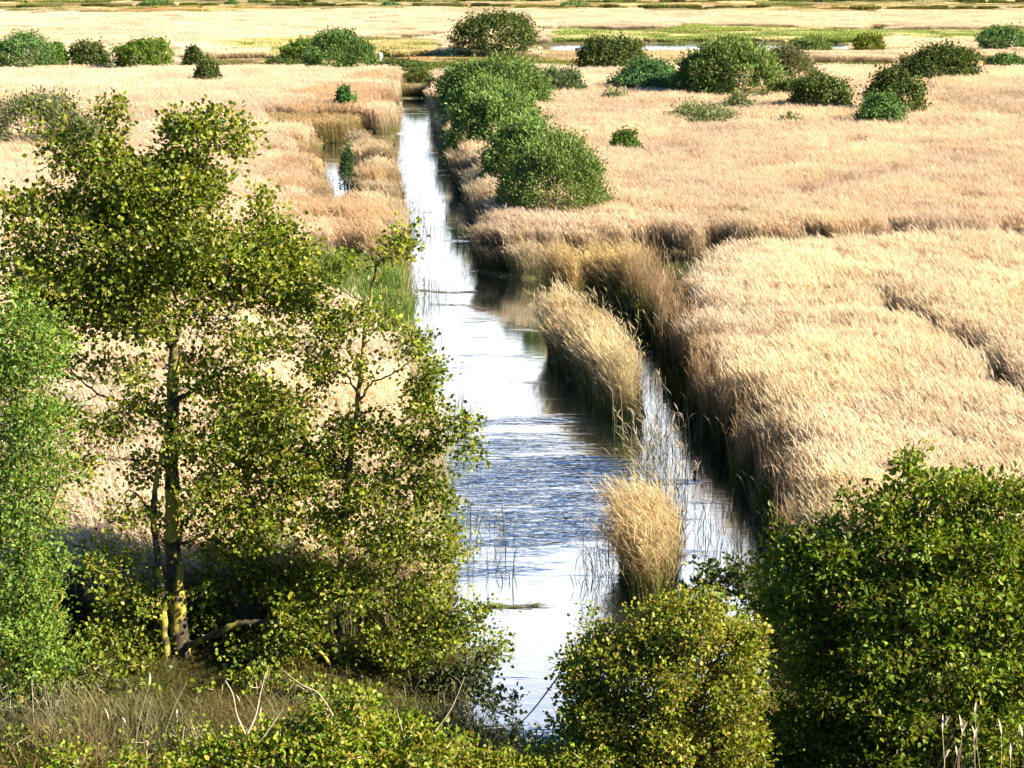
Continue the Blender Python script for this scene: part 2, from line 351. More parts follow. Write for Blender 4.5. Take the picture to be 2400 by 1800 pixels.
def grass_patch(seed, size, n_, h0, wmul, c=(.10, .16, .03), dry=.2):
    r = np.random.default_rng(seed); A = Acc()
    x = r.uniform(-size / 2, size / 2, n_); y = r.uniform(-size / 2, size / 2, n_); h = h0 * r.uniform(.5, 1.15, n_)
    a = r.uniform(0, 6.28, n_); od = np.stack([np.cos(a), np.sin(a), 0 * a], 1); s0 = np.stack([x, y, 0 * x], 1)
    b = r.uniform(.15, .6, n_)[:, None]
    H = h[:, None]
    pp = np.stack([s0, s0 + od * H * b * .3 + [0, 0, 1] * H * .6, s0 + od * H * b * .75 + [0, 0, 1] * H * .95, s0 + od * H * b * 1.15 + [0, 0, 1] * H * .85], 1)
    ww = np.array([.010, .013, .010, .002]) * wmul * np.ones((n_, 1))
    k = r.random((n_, 1, 1)) < dry
    cc = np.where(k, STRAWB * 1.0, np.array(c)) * r.uniform(.6, 1.4, (n_, 1, 1)) * np.ones((1, 4, 1))
    ribbons(A, pp, ww, np.stack([-od[:, 1], od[:, 0], 0 * a], 1), cc)
    return A.mesh('grass_tuft', M_GRASS)
def protos(name, meshes): return [bpy.data.objects.new(name, me) for me in meshes]      # sources, read by the scattering nodes only
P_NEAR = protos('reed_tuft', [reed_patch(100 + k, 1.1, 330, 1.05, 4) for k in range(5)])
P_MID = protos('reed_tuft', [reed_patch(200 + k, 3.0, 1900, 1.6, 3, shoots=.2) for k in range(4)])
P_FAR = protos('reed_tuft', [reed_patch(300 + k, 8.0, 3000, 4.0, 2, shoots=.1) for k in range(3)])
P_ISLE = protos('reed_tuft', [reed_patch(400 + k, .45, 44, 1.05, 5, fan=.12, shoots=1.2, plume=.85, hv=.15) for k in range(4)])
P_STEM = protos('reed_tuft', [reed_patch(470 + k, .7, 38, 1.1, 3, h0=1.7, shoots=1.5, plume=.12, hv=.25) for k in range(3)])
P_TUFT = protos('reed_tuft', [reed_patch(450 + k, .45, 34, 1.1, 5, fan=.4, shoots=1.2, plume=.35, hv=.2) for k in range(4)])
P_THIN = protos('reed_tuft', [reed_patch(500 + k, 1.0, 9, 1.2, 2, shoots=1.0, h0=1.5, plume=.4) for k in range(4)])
P_GRASS = protos('grass_tuft', [grass_patch(600 + k, 1.0, 420, .9, 1.6) for k in range(3)])
P_TALL = protos('grass_tuft', [reed_patch(680 + k, .7, 46, .8, 3, h0=1.25, shoots=1.6, plume=.06, hv=.3, wide=True) for k in range(4)])
P_DRYG = protos('grass_tuft', [grass_patch(650 + k, 1.0, 330, 1.0, .9, c=(.20, .17, .05), dry=.75) for k in range(3)])
P_GFAR = protos('grass_tuft', [grass_patch(700 + k, 6.0, 2600, .8, 9., c=(.12, .17, .03), dry=.25) for k in range(3)])

P_SFAR = protos('grass_tuft', [grass_patch(750 + k, 6.0, 2600, .8, 9., c=(.5, .40, .24), dry=.4) for k in range(3)])

def scatter(name, src, pos, rot, scl, tint, label, cat, group=None):
    """one stuff object: a cloud of points carrying tufts"""
    me = bpy.data.meshes.new(name); n_ = len(pos)
    me.vertices.add(n_); me.vertices.foreach_set('co', np.asarray(pos, np.float32).ravel())
    for nm, ty, arr in (('turn', 'FLOAT_VECTOR', rot), ('size', 'FLOAT_VECTOR', scl), ('tint', 'FLOAT_VECTOR', tint)):
        a = me.attributes.new(nm, ty, 'POINT'); a.data.foreach_set('vector', np.asarray(arr, np.float32).ravel())
    a = me.attributes.new('which', 'INT', 'POINT'); a.data.foreach_set('value', rng.integers(0, len(src), n_).astype(np.int32))
    o = put(name, me)
    g = bpy.data.node_groups.new(name + '_spread', 'GeometryNodeTree')
    g.interface.new_socket('Geometry', in_out='INPUT', socket_type='NodeSocketGeometry'); g.interface.new_socket('Geometry', in_out='OUTPUT', socket_type='NodeSocketGeometry')
    N_ = g.nodes; L_ = g.links
    gi = N_.new('NodeGroupInput'); go = N_.new('NodeGroupOutput'); ip = N_.new('GeometryNodeInstanceOnPoints'); jn = N_.new('GeometryNodeGeometryToInstance')
    for s_ in src:
        oi = N_.new('GeometryNodeObjectInfo'); oi.inputs['Object'].default_value = s_; oi.inputs['As Instance'].default_value = False; oi.transform_space = 'ORIGINAL'
        L_.new(oi.outputs['Geometry'], jn.inputs[0])
    def na(nm, ty):
        q = N_.new('GeometryNodeInputNamedAttribute'); q.data_type = ty; q.inputs['Name'].default_value = nm; return q.outputs['Attribute']
    L_.new(gi.outputs[0], ip.inputs['Points']); L_.new(jn.outputs[0], ip.inputs['Instance']); ip.inputs['Pick Instance'].default_value = True
    L_.new(na('which', 'INT'), ip.inputs['Instance Index']); L_.new(na('turn', 'FLOAT_VECTOR'), ip.inputs['Rotation']); L_.new(na('size', 'FLOAT_VECTOR'), ip.inputs['Scale'])
    L_.new(ip.outputs[0], go.inputs[0])
    md = o.modifiers.new('spread', 'NODES'); md.node_group = g
    return tag(o, label, cat, group, 'stuff')
def jgrid(x0, x1, y0, y1, s, jit=.45, seed=1):
    r = np.random.default_rng(seed)
    X, Y = np.meshgrid(np.arange(x0, x1, s), np.arange(y0, y1, s)); X = X.ravel() + r.uniform(-jit, jit, X.size) * s; Y = Y.ravel() + r.uniform(-jit, jit, Y.size) * s
    return X, Y
def view_ok(x, y, m_=3.0): return (np.abs(x) < y * .268 * 1.12 + m_)

# colour and vigour of the reed over the marsh, point by point
Z_GOLDL = poly([(560, 250), (700, 200), (860, 150), (862, 220), (850, 330), (885, 440), (885, 600), (690, 580), (600, 400)], 1.5)
Z_ROUGHL = poly([(560, 235), (700, 225), (705, 330), (560, 330)], 1.5)
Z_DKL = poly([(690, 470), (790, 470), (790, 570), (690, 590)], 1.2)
Z_DKR = poly([(1900, 560), (2040, 560), (2060, 640), (1950, 630)], T)
Z_BRNR = poly([(2000, 190), (2400, 180), (2400, 280), (2080, 250)], T)
Z_FARGREEN = poly([(1160, 60), (1400, 62), (1500, 52), (1800, 62), (2400, 62), (2400, 78), (1160, 82)], .6)
Z_YG = poly([(450, 96), (560, 86), (980, 80), (980, 114), (640, 118), (470, 112)], .6)
Z_LINE = poly([(360, 128), (640, 122), (980, 118), (1500, 128), (2000, 132), (2500, 130), (2500, 146), (1900, 150), (1400, 150), (1000, 158), (560, 150), (360, 142)], .6)
Z_LOW = poly([(1120, 108), (1380, 110), (1700, 109), (1900, 106), (1900, 122), (1560, 132), (1120, 130)], .1)
Z_TOP = poly([(-300, -4), (2600, -4), (2600, 20), (1800, 27), (900, 20), (300, 30), (-300, 24)], .8)
def reed_props(x, y, seed=0):
    r = np.random.default_rng(seed + 5); n_ = len(x)
    big = noise2(x, y, 14, 21); med = noise2(x, y, 4, 22)
    far = np.clip((y - 60) / 120, 0, 1)
    sc = 1 + .05 * big + .06 * med + r.normal(0, .03, n_)
    tint = np.ones((n_, 3)) * (1 + .05 * big[:, None] + .06 * med[:, None])
    tint *= np.array([1, 1, 1]) + np.outer(med, [0, .0, -.05])
    mid = np.clip((y - 66) / 12, 0, 1) * np.clip((190 - y) / 60, 0, 1); tint *= 1 - np.outer(mid, [.07, .11, .11])
    xo, yo = x, y; x = x + r.normal(0, 1.3, n_) + noise2(xo, yo, 5, 61) * 1.5; y = y + r.normal(0, 2.5, n_) + noise2(xo, yo, 6, 62) * 4
    gl_ = inside(x, y, Z_GOLDL); tint[gl_] *= [.86, .78, .68]; sc[gl_] *= .97
    k = inside(x, y, Z_ROUGHL); tint[k] *= [.80, .85, .70]; sc[k] *= .75
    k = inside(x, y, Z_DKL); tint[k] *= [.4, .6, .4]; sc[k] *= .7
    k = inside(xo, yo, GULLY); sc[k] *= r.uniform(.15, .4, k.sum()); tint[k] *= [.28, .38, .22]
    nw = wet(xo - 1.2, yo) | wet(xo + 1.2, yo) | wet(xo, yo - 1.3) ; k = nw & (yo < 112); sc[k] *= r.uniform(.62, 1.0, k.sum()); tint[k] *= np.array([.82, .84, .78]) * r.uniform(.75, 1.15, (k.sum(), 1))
    k = inside(xo, yo, poly([(840, 212), (950, 212), (960, 170), (830, 170)])); sc[k] *= .5; tint[k] *= [.6, .65, .5]
    bl = noise2(xo, yo, 2.6, 91); k = (bl > .42) & (yo < 130); sc[k] *= r.uniform(.8, 1, k.sum()); tint[k] *= np.array([.87, .84, .80]); tint *= r.uniform(.92, 1.08, (n_, 1))
    k = inside(x, y, Z_DKR); tint[k] *= [.72, .66, .6]; sc[k] *= .88
    k = inside(x, y, Z_BRNR); tint[k] *= (1 - .22 * (noise2(x, y, 6, 77)[k, None] > -.1))
    return sc, tint
def inner(x, y, pg, m_): return inside(x - m_, y, pg) & inside(x + m_, y, pg) & inside(x, y - m_, pg) & inside(x, y + m_, pg)
def make_bed(name, mask, label, lod, rect, seed, group='reed beds of the marsh', hm=1.0, tm=(1, 1, 1)):
    src, sp, sdim = {'near': (P_NEAR, .78, 1), 'mid': (P_MID, 2.1, 1), 'far': (P_FAR, 5.6, 1), 'isle': (P_ISLE, .30, 1), 'tuft': (P_TUFT, .30, 1), 'thin': (P_THIN, .8, 1)}[lod]
    x, y = jgrid(*rect, sp, seed=seed)
    k = mask(x, y) & view_ok(x, y, 4); x, y = x[k], y[k]
    if lod == 'mid' or lod == 'far':
        pass
    sc, tint = reed_props(x, y, seed)
    tint = tint * np.array(tm)
    r = np.random.default_rng(seed); n_ = len(x)
    rot = np.zeros((n_, 3)); rot[:, 2] = r.normal(0, .45, n_); rot[:, 0] = r.normal(0, .03, n_); rot[:, 1] = r.normal(.0, .03, n_)
    wob_ = r.normal(1, .05, n_)
    S_ = np.stack([wob_, wob_, sc * hm * .87], 1)
    scatter(name, src, np.stack([x, y, np.full(n_, .03)], 1), rot, S_, tint, label, 'reed bed', group)
def dry(x, y):       # may carry reeds
    return ~(wet(x, y) | inside(x, y, DITCH) | inside(x, y, SEDGE)) & (y > BANK_Y + .3)
Y_MID, Y_FAR = 112.0, 172.0
LEFTLINE = lambda y: np.interp(y, [30, 60, 100, 150, 600], [-1, -3.5, -7.5, -12, -12])
DITCH_Y = G(1600, 596)[1]
E_SW_ = lambda x, y, m_: wet(x - m_, y) | wet(x + m_, y) | wet(x, y - m_)
def not_special(x, y): return ~(inside(x, y, Z_FARGREEN) | inside(x, y, Z_YG) | inside(x, y, Z_LINE) | inside(x, y, MUD) | inside(x, y, Z_TOP) | inside(x, y, Z_LOW))
def edge_ok(x, y, m_): return dry(x - m_, y) & dry(x + m_, y) & dry(x, y - m_) & dry(x, y + m_)
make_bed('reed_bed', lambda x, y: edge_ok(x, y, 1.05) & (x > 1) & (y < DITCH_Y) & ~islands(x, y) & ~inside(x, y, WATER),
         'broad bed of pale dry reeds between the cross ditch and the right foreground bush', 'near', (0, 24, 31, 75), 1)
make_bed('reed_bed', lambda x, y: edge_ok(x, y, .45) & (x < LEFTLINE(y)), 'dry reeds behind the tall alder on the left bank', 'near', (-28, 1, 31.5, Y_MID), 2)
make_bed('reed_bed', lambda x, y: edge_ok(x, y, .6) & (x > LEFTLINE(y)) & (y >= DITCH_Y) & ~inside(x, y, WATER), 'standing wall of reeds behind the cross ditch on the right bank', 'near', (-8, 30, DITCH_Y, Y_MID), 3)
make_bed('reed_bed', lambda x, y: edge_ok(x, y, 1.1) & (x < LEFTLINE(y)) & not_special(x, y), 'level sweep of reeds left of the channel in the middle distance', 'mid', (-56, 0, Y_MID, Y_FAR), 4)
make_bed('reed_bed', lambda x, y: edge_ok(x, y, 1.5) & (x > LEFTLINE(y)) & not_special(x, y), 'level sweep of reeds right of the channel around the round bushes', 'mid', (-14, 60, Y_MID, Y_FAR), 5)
make_bed('reed_bed', lambda x, y: edge_ok(x, y, 4.5) & not_special(x, y) & not_special(x, y - 3), 'cream reed flats stretching to the far edge of the marsh', 'far', (-150, 150, Y_FAR, 480), 6, hm=.5)
make_bed('reed_island', lambda x, y: inner(x, y, ISLE1, .28), 'golden island of reeds curving between the wide channel and the right side channel', 'isle', (-5, 20, 30, 75), 7, None, .95, (1.0, .96, .88))
make_bed('reed_island', lambda x, y: inner(x, y, ISLE2, .3), 'small golden tuft of reeds standing in the water nearest the foreground bushes', 'tuft', (-5, 20, 30, 60), 8, None, .88, (1.0, .92, .74))
make_bed('reed_shoots', lambda x, y: inside(x, y, SPARSE) & ~islands(x, y), 'thin scattered reed stems in the water between the two reed islands', 'thin', (-5, 20, 30, 75), 9, None)
make_bed('reed_clump', lambda x, y: inner(x, y, ISLE3, .2), 'golden clump of reeds standing before the reed wall, nearest the cross ditch', 'isle', (-5, 20, 50, 80), 71, None, .95, (1.0, .93, .74))
make_bed('reed_clump', lambda x, y: inner(x, y, ISLE4, .2), 'golden clump of reeds just behind the curved island and beside the open inlet', 'isle', (-5, 20, 50, 80), 72, None, .98, (1.0, .9, .7))
# narrow fringe of thinner, darker reeds along every water margin
def fringe(x, y):
    w = wet(x, y); e = wet(x - .8, y) | wet(x + .8, y) | wet(x, y - .8) | wet(x, y + .8); d = ~wet(x - .45, y) | ~wet(x + .45, y) | ~wet(x, y + .5) | islands(x - .5, y) | islands(x + .5, y) | islands(x, y + .5)
    return ((~w & ~inside(x, y, WATER) & (e | (inside(x, y, DITCH) & (noise2(x, y, 1.5, 9) > .35)))) | (w & d & (noise2(x, y, 1.2, 6) > .3))) & (y > BANK_Y + .5) & (y < 120) & (noise2(x, y, 2, 5) > -.2)
make_bed('margin_reeds', fringe, 'ragged darker fringe of reeds and green shoots along the water edge', 'thin', (-16, 30, 31, 120), 10, None, .9, (.75, .78, .65))
x, y = jgrid(0, 26, 31, 72, .38, seed=33)
k = ~wet(x, y) & (wet(x - .9, y) | wet(x - .4, y) | wet(x, y - .8)) & ~islands(x, y) & (x > np.interp(y, [30, 60, 75], [1, -1, -3])) & ((y < 56) | (x > -1)); x, y = x[k], y[k]; n_ = len(x)
scatter('bank_shoots', P_GRASS[:1] + P_STEM, np.stack([x, y, np.full(n_, .0)], 1), np.stack([0 * x, 0 * x, rng.uniform(0, 6, n_)], 1), np.ones((n_, 3)) * [.7, .7, .95] * rng.uniform(.7, 1.2, (n_, 1)), np.ones((n_, 3)) * [.62, .52, .42] * rng.uniform(.6, 1.3, (n_, 1)),
        'dark olive stems and shoots at the foot of the right reed bank along the side channel', 'water plants')
# stems standing in open water
def stemzone(x, y):
    z = noise2(x, y, 3, 88)
    near_edge = wet(x, y) & ((~wet(x + 1.3, y)) | (~wet(x - 1.1, y)) | inside(x, y, poly([(1270, 1050), (1345, 1180), (1350, 1320), (1290, 1290), (1260, 1150)])) | inside(x, y, poly([(1480, 1100), (1600, 1140), (1650, 1250), (1500, 1260)])))
    return near_edge & (z > .15) & (y > BANK_Y + 1) & (y < 90)
x, y = jgrid(-10, 20, 31, 90, .55, seed=31); k = stemzone(x, y); x, y = x[k], y[k]; n_ = len(x)
thin2 = protos('reed_tuft', [reed_patch(550 + q, .7, 3, 1.0, 1, shoots=1.0, h0=.8, plume=0) for q in range(4)])
scatter('water_stems', thin2, np.stack([x, y, np.full(n_, -.02)], 1), np.stack([0 * x, 0 * x, rng.uniform(0, 6, n_)], 1), np.ones((n_, 3)) * rng.uniform(.6, 1.2, (n_, 1)), np.ones((n_, 3)) * [.35, .4, .4],
        'single dark stems poking out of the open water', 'water plants')

# grasses
def grass_zone(name, pg, src, sp, rect, tint, label, seed, hs=1.0, cat='grass', extra=None, z=None, vary=.25):
    x, y = jgrid(*rect, sp, seed=seed); k = inside(x, y, pg) & view_ok(x, y, 6) & ~wet(x, y) & ~wet(x, y - sp * .6) & ~wet(x, y + sp * .6)
    if extra is not None: k &= extra(x, y)
    x, y = x[k], y[k]; n_ = len(x); r = np.random.default_rng(seed)
    zz = ground_z(x, y) - .03
    nn = noise2(x, y, sp * 3, seed)
    s_ = np.stack([np.ones(n_), np.ones(n_), hs * (1 + .3 * nn)], 1)
    tt = np.array(tint)[None] * (1 + vary * nn[:, None]) + np.outer(np.clip(noise2(x, y, sp * 6, seed + 9), 0, 1), [.35, .12, 0]) * vary * 2
    return scatter(name, src, np.stack([x, y, zz], 1), np.stack([0 * x, 0 * x, r.uniform(0, 6.28, n_)], 1), s_, np.clip(tt, .05, 4), label, cat)
grass_zone('sedge', SEDGE, P_GRASS + P_DRYG[:1], .5, (-20, 0, 40, 90), (.75, .95, .7), 'bright green sedge on the left bank beside the narrow water', 41, 1.1)
grass_zone('far_grass', Z_FARGREEN, P_GFAR + P_SFAR[:1], 3.6, (-20, 130, 200, 420), (1.1, 1.25, 1.0), 'fresh green grass strip beyond the far lagoon on the right', 42, .6)
grass_zone('far_grass', Z_YG, P_GFAR[:2] + P_SFAR, 3.6, (-80, 10, 180, 300), (1.15, 1.2, 1.0), 'yellow green grass flat left of the lone dark bush', 43)
grass_zone('rough_grass', Z_LINE, P_GFAR[:2] + P_SFAR, 3.6, (-90, 110, 150, 260), (.95, .9, .85), 'rough olive and straw grass line crossing the marsh behind the channel end', 44, .42, vary=.5)
grass_zone('far_pasture', Z_TOP, P_GFAR[:2] + P_SFAR, 5.0, (-160, 160, 330, 540), (.95, .95, .95), 'olive pasture at the farthest top edge of the view', 45, vary=.6)
grass_zone('short_grass', Z_LOW, P_SFAR, 3.6, (-10, 110, 180, 260), (1.1, 1.05, 1.05), 'short pale straw grass between the lagoon and the willow clump', 49, .35)
BANK = np.array([(-40, 18), (40, 18), (40, 31.8), (-40, 31.8)])
grass_zone('bank_grass', BANK, P_DRYG, .42, (-11, 11, 20, 31.8), (.32, .36, .25), 'tangled dark grass on the near bank below the trees', 46, .32, vary=.3)
BTALL = np.array([(-40, 23.0), (-.5, 23.0), (-.5, 27.3), (-40, 27.3)])
grass_zone('tall_grass', BTALL, P_TALL + P_GRASS[:2], .62, (-11, 0, 23, 30.6), (.25, .28, .19), 'tangle of tall dry grass covering the near bank at the bottom left', 50, .72, vary=.35)
grass_zone('ditch_sedge', DITCH, P_GRASS, .55, (2, 30, 60, 80), (.3, .4, .3), 'dark sedge in the bottom of the cross ditch', 47, .7, extra=lambda x, y: x > 6.0)
grass_zone('gully_sedge', GULLY, P_GRASS, .5, (5, 30, 35, 70), (.45, .6, .35), 'dark green sedge in the hollow slanting through the right reed bed', 48, 1.0)

# ------------------------------------------------------------------ trees and bushes
def colvar(r, n_, palette, jitter=.22):
    pal = np.array(palette); i_ = r.integers(0, len(pal), n_)
    return pal[i_] * r.uniform(1 - jitter, 1 + jitter, (n_, 1))
ALDER = [(.115, .165, .012), (.15, .20, .014), (.19, .22, .018), (.06, .095, .012), (.25, .25, .035)]
GREENS = [(.07, .13, .02), (.09, .16, .025), (.05, .10, .018)]
YELG = [(.18, .24, .014), (.24, .27, .02), (.13, .20, .015), (.28, .24, .035), (.17, .13, .03)]
WILLOW = [(.11, .16, .04), (.13, .18, .045), (.15, .165, .055), (.08, .13, .04)]
DARKG = [(.04, .065, .018), (.06, .085, .024), (.04, .055, .016), (.11, .12, .035)]
MIDG = [(.075, .13, .04), (.10, .16, .045), (.055, .10, .03)]

def branch_tree(name, label, cat, Yt, limbs, blobs, palette, leaf=.07, per=26, seed=0, density=1.0, spread=.24, group=None, bark=None, base_z=None, elong=.85, updir=.5, twig_col=(1, 1, 1), sprigs=0):
    """limbs: list of (points [(x,y,dy)], r0, r1); blobs: (x,y,rx,ry[,dy,depth,dens])"""
    r = np.random.default_rng(seed); bark = bark or M_BARK
    A = Acc(); nodes = []
    for pts, r0, r1_ in limbs:
        w_ = smooth_path([P(p[0], p[1], Yt + (p[2] if len(p) > 2 else 0)) for p in pts])
        rad = .86 * np.linspace(r0, r1_, len(w_)) * (1 + .08 * np.sin(np.arange(len(w_)) * 2.1 + seed))
        jit = np.random.default_rng(seed + 3).normal(0, .012, w_.shape); w_ = w_ + jit
        tube(A, w_, rad, (1, 1, 1), 8)
        nodes += [(*q, rr) for q, rr in zip(w_, rad)]
    base = P(*limbs[0][0][0][:2], Yt + (limbs[0][0][0][2] if len(limbs[0][0][0]) > 2 else 0))
    root = empty(name, tuple(base)); bpy.context.view_layer.update()
    tag(root, label, cat, group)
    nd = np.array(nodes); NP = nd[:, :3].copy(); NR = nd[:, 3].copy()
    # cluster centres
    C = []
    for b in blobs:
        bx, by, rx, ry = b[:4]; dy = b[4] if len(b) > 4 else 0; dp = b[5] if len(b) > 5 else 1.1; dn = b[6] if len(b) > 6 else 1
        c = P(bx, by, Yt + dy); k = mper(Yt + dy); RX, RZ = rx * k, ry * k
        nc = max(3, int(density * dn * RX * RZ * 3.14 * 72))
        u = unit(r.normal(0, 1, (nc, 3))) * r.random((nc, 1)) ** .45
        C.append(c + u * [RX, dp, RZ])
    C = np.concatenate(C)
    if sprigs:      # long young shoots reaching past the outline
        cm = C.mean(0); rr_ = np.linalg.norm((C - cm) / C.std(0), axis=1); cand = np.argsort(rr_)[-len(C) // 4:]
        for q in r.choice(cand, sprigs):
            d_ = unit(unit(C[q] - cm) * .6 + [0, 0, .75] + r.normal(0, .3, 3)); nq = r.integers(2, 4)
            C = np.concatenate([C, C[q] + d_ * np.arange(1, nq + 1)[:, None] * r.uniform(.10, .16)])
    # connect from the skeleton outwards
    d0 = np.min(np.linalg.norm(C[:, None] - NP[None], axis=2), axis=1); order = np.argsort(d0)
    TA = Acc()
    cap = len(C) * 4 + len(NP) + 10
    BP = np.zeros((cap, 3)); BR = np.zeros(cap); m_ = len(NP); BP[:m_] = NP; BR[:m_] = NR
    tw_dir = np.zeros_like(C)
    for ci in order:
        c = C[ci]; dv = BP[:m_] - c; dist = np.linalg.norm(dv, axis=1)
        # prefer nodes lower than the cluster: branches rise
        cost = dist + .6 * np.clip(dv[:, 2] + .1, 0, None)
        j = int(np.argmin(cost)); s_ = BP[j]; rr = min(BR[j] * .6, .012 + .018 * dist[j])
        mid = (s_ + c) / 2 + np.array([0, 0, -.06 * dist[j]]) + r.normal(0, .05 * dist[j] + .005, 3)
        pts = smooth_path([s_, mid, c], 3)
        rd = np.linspace(max(rr, .007), .005, len(pts))
        tube(A, pts, rd, twig_col, 4)
        for q, q2 in zip(pts[2::2], rd[2::2]):
            if m_ < cap: BP[m_] = q; BR[m_] = max(q2, .008); m_ += 1
        tw_dir[ci] = c - mid
    put('trunk', A.mesh('trunk', bark, True), root)
    per = int(per * .62); n_ = len(C) * per
    ii = np.repeat(np.arange(len(C)), per)
    off = r.normal(0, 1, (n_, 3)); off = unit(off) * (r.random((n_, 1)) ** .7) * 1.15
    sprd = spread * 1.15 * r.uniform(.7, 1.3, len(C))[ii][:, None]
    p = C[ii] + off * sprd * [1, 1, .75]
    ax = unit(off + unit(tw_dir)[ii] * .5 + r.normal(0, .5, (n_, 3)) - [0, 0, .15])
    nr = unit(r.normal(0, .75, (n_, 3)) + [0.15, 0, updir])
    LL = leaf * r.uniform(.45, 1.3, n_)
    tone = r.uniform(.8, 1.2, len(C))[ii][:, None]
    LA = Acc(); leaves(LA, p, LL, LL * elong, ax, nr, colvar(r, n_, palette) * tone)
    put('crown', LA.mesh('crown', M_LEAF), root)
    return root, C

def shrub(name, label, x, yb, w, h, palette, zb=T, leaf=.2, seed=0, group=None, lobes=9, fine=False, cov=3.2, depth=None, cat='bush', stems=5, loose=.17, lean=0):
    """free-standing bush: x, yb = survey point where its foot goes behind the reed tops (height zb)"""
    r = np.random.default_rng(seed * 7 + 13)
    g0 = G(x, yb, zb); Y = g0[1]; k = mper(Y); Wm = w * k * 1.1; Hm = h * k + (zb - .0) * (0.95 if zb > 1 else 1); Dm = depth or min(Wm, 9.0) * .8
    root = empty(name, (g0[0], Y + Dm * .35, .05)); bpy.context.view_layer.update(); tag(root, label, cat, group)
    c0 = np.array([g0[0], Y + Dm * .35, 0])
    # lobes: a dome of unequal domes
    lc = []; lr = []
    for i_ in range(lobes):
        a = r.uniform(0, 6.28); q = r.uniform(.0, .62) ** .8
        rr = r.uniform(.30, .50) * (1 - .25 * q)
        lc.append([math.cos(a) * q * .5 * Wm, math.sin(a) * q * .5 * Dm, Hm * (r.uniform(.35, .62) * (1 - .45 * q * q))]); lr.append([rr * Wm * .5 / .62, rr * Dm * .5 / .62, rr * Hm * .9])
    lc = np.array(lc); lr = np.array(lr)
    # keep the outline inside the stated size
    top = (lc[:, 2] + lr[:, 2]).max(); lc[:, 2] *= Hm / top; lr[:, 2] *= Hm / top
    ex = (np.abs(lc[:, 0]) + lr[:, 0]).max(); f = Wm * .5 / ex; lc[:, 0] *= f; lr[:, 0] *= f
    lc[:, 0] += lean * lc[:, 2]
    area = Wm * Hm; n_ = int(min(80000, cov * 5.0 * area / (leaf * leaf * .55)))
    wts = lr[:, 0] * lr[:, 2]; li = r.choice(len(lc), n_, p=wts / wts.sum())
    u = unit(r.normal(0, 1, (n_, 3))); u[:, 2] = np.where(u[:, 2] < -.5, -u[:, 2], u[:, 2])
    bump = 1 + .17 * np.sin(u[:, 0] * 7 + li) * np.sin(u[:, 1] * 6 + li * 2) + .10 * np.sin(u[:, 2] * 9 + li * 3)
    rad = bump * (1 - np.abs(r.normal(0, .16, n_))) * (1 + np.clip(r.normal(0, loose, n_), 0, .4))
    p = lc[li] + u * rad[:, None] * lr[li]
    # shoots reaching out past the crown
    nsh = int(14 + 3.5 * Wm * Hm / 4); ju = r.choice(len(lc), nsh); us = unit(r.normal(0, 1, (nsh, 3)) + [0, 0, .7]); us[:, 2] = np.abs(us[:, 2])
    per_ = 26; q_ = r.uniform(.85, 1.0, (nsh, per_, 1)) + r.random((nsh, per_, 1)) * r.uniform(.08, .34, (nsh, 1, 1))
    dr = us[:, None] + np.array([0, 0, .35]) * (q_ - .9)
    pp_ = lc[ju][:, None] + dr * q_ * lr[ju][:, None] + r.normal(0, leaf * .55, (nsh, per_, 3))
    p = np.concatenate([p, pp_.reshape(-1, 3)]); u = np.concatenate([u, np.repeat(us, per_, 0)]); li = np.concatenate([li, np.repeat(ju, per_)]); n_ = len(p)
    # drop leaves deep inside other lobes
    n_ = len(p); dd = np.full(n_, 9.)
    for j in range(len(lc)):
        q = np.linalg.norm((p - lc[j]) / lr[j], axis=1); dd = np.where(li != j, np.minimum(dd, q), dd)
    kk = (dd > .72) & (p[:, 2] > .05); p, u, li = p[kk], u[kk], li[kk]; n_ = len(p)
    p = p + c0
    nr = unit(u + r.normal(0, .6, (n_, 3)) + [0, 0, .25])
    ax = unit(r.normal(0, .8, (n_, 3)) + (u * 1.2 + [0, 0, .5] if fine else [0, 0, .2]))
    LL = leaf * r.uniform(.45, 1.3, n_) * (1.5 if fine else 1)
    tone = r.uniform(.8, 1.2, len(lc))[li][:, None]
    A = Acc(); leaves(A, p, LL, LL * (.42 if fine else .8), ax, nr, colvar(r, n_, palette) * 1.35 * tone, .15)
    SA = Acc()
    for s_ in range(stems):
        j = r.integers(0, len(lc)); b = c0 + [r.normal(0, .06) * Wm, r.normal(0, .05) * Wm, 0]
        e_ = c0 + lc[j]; md_ = (b + e_) / 2 + [0, 0, -.08 * Hm]
        tube(SA, smooth_path([b, md_, e_], 4), np.linspace(.03 * Hm ** .5, .012, len(smooth_path([b, md_, e_], 4))), (1, 1, 1), 5)
    put('stems', SA.mesh('stems', M_TWIG, True), root)
    put('crown', A.mesh('crown', M_LEAF_FAR), root)
    return root

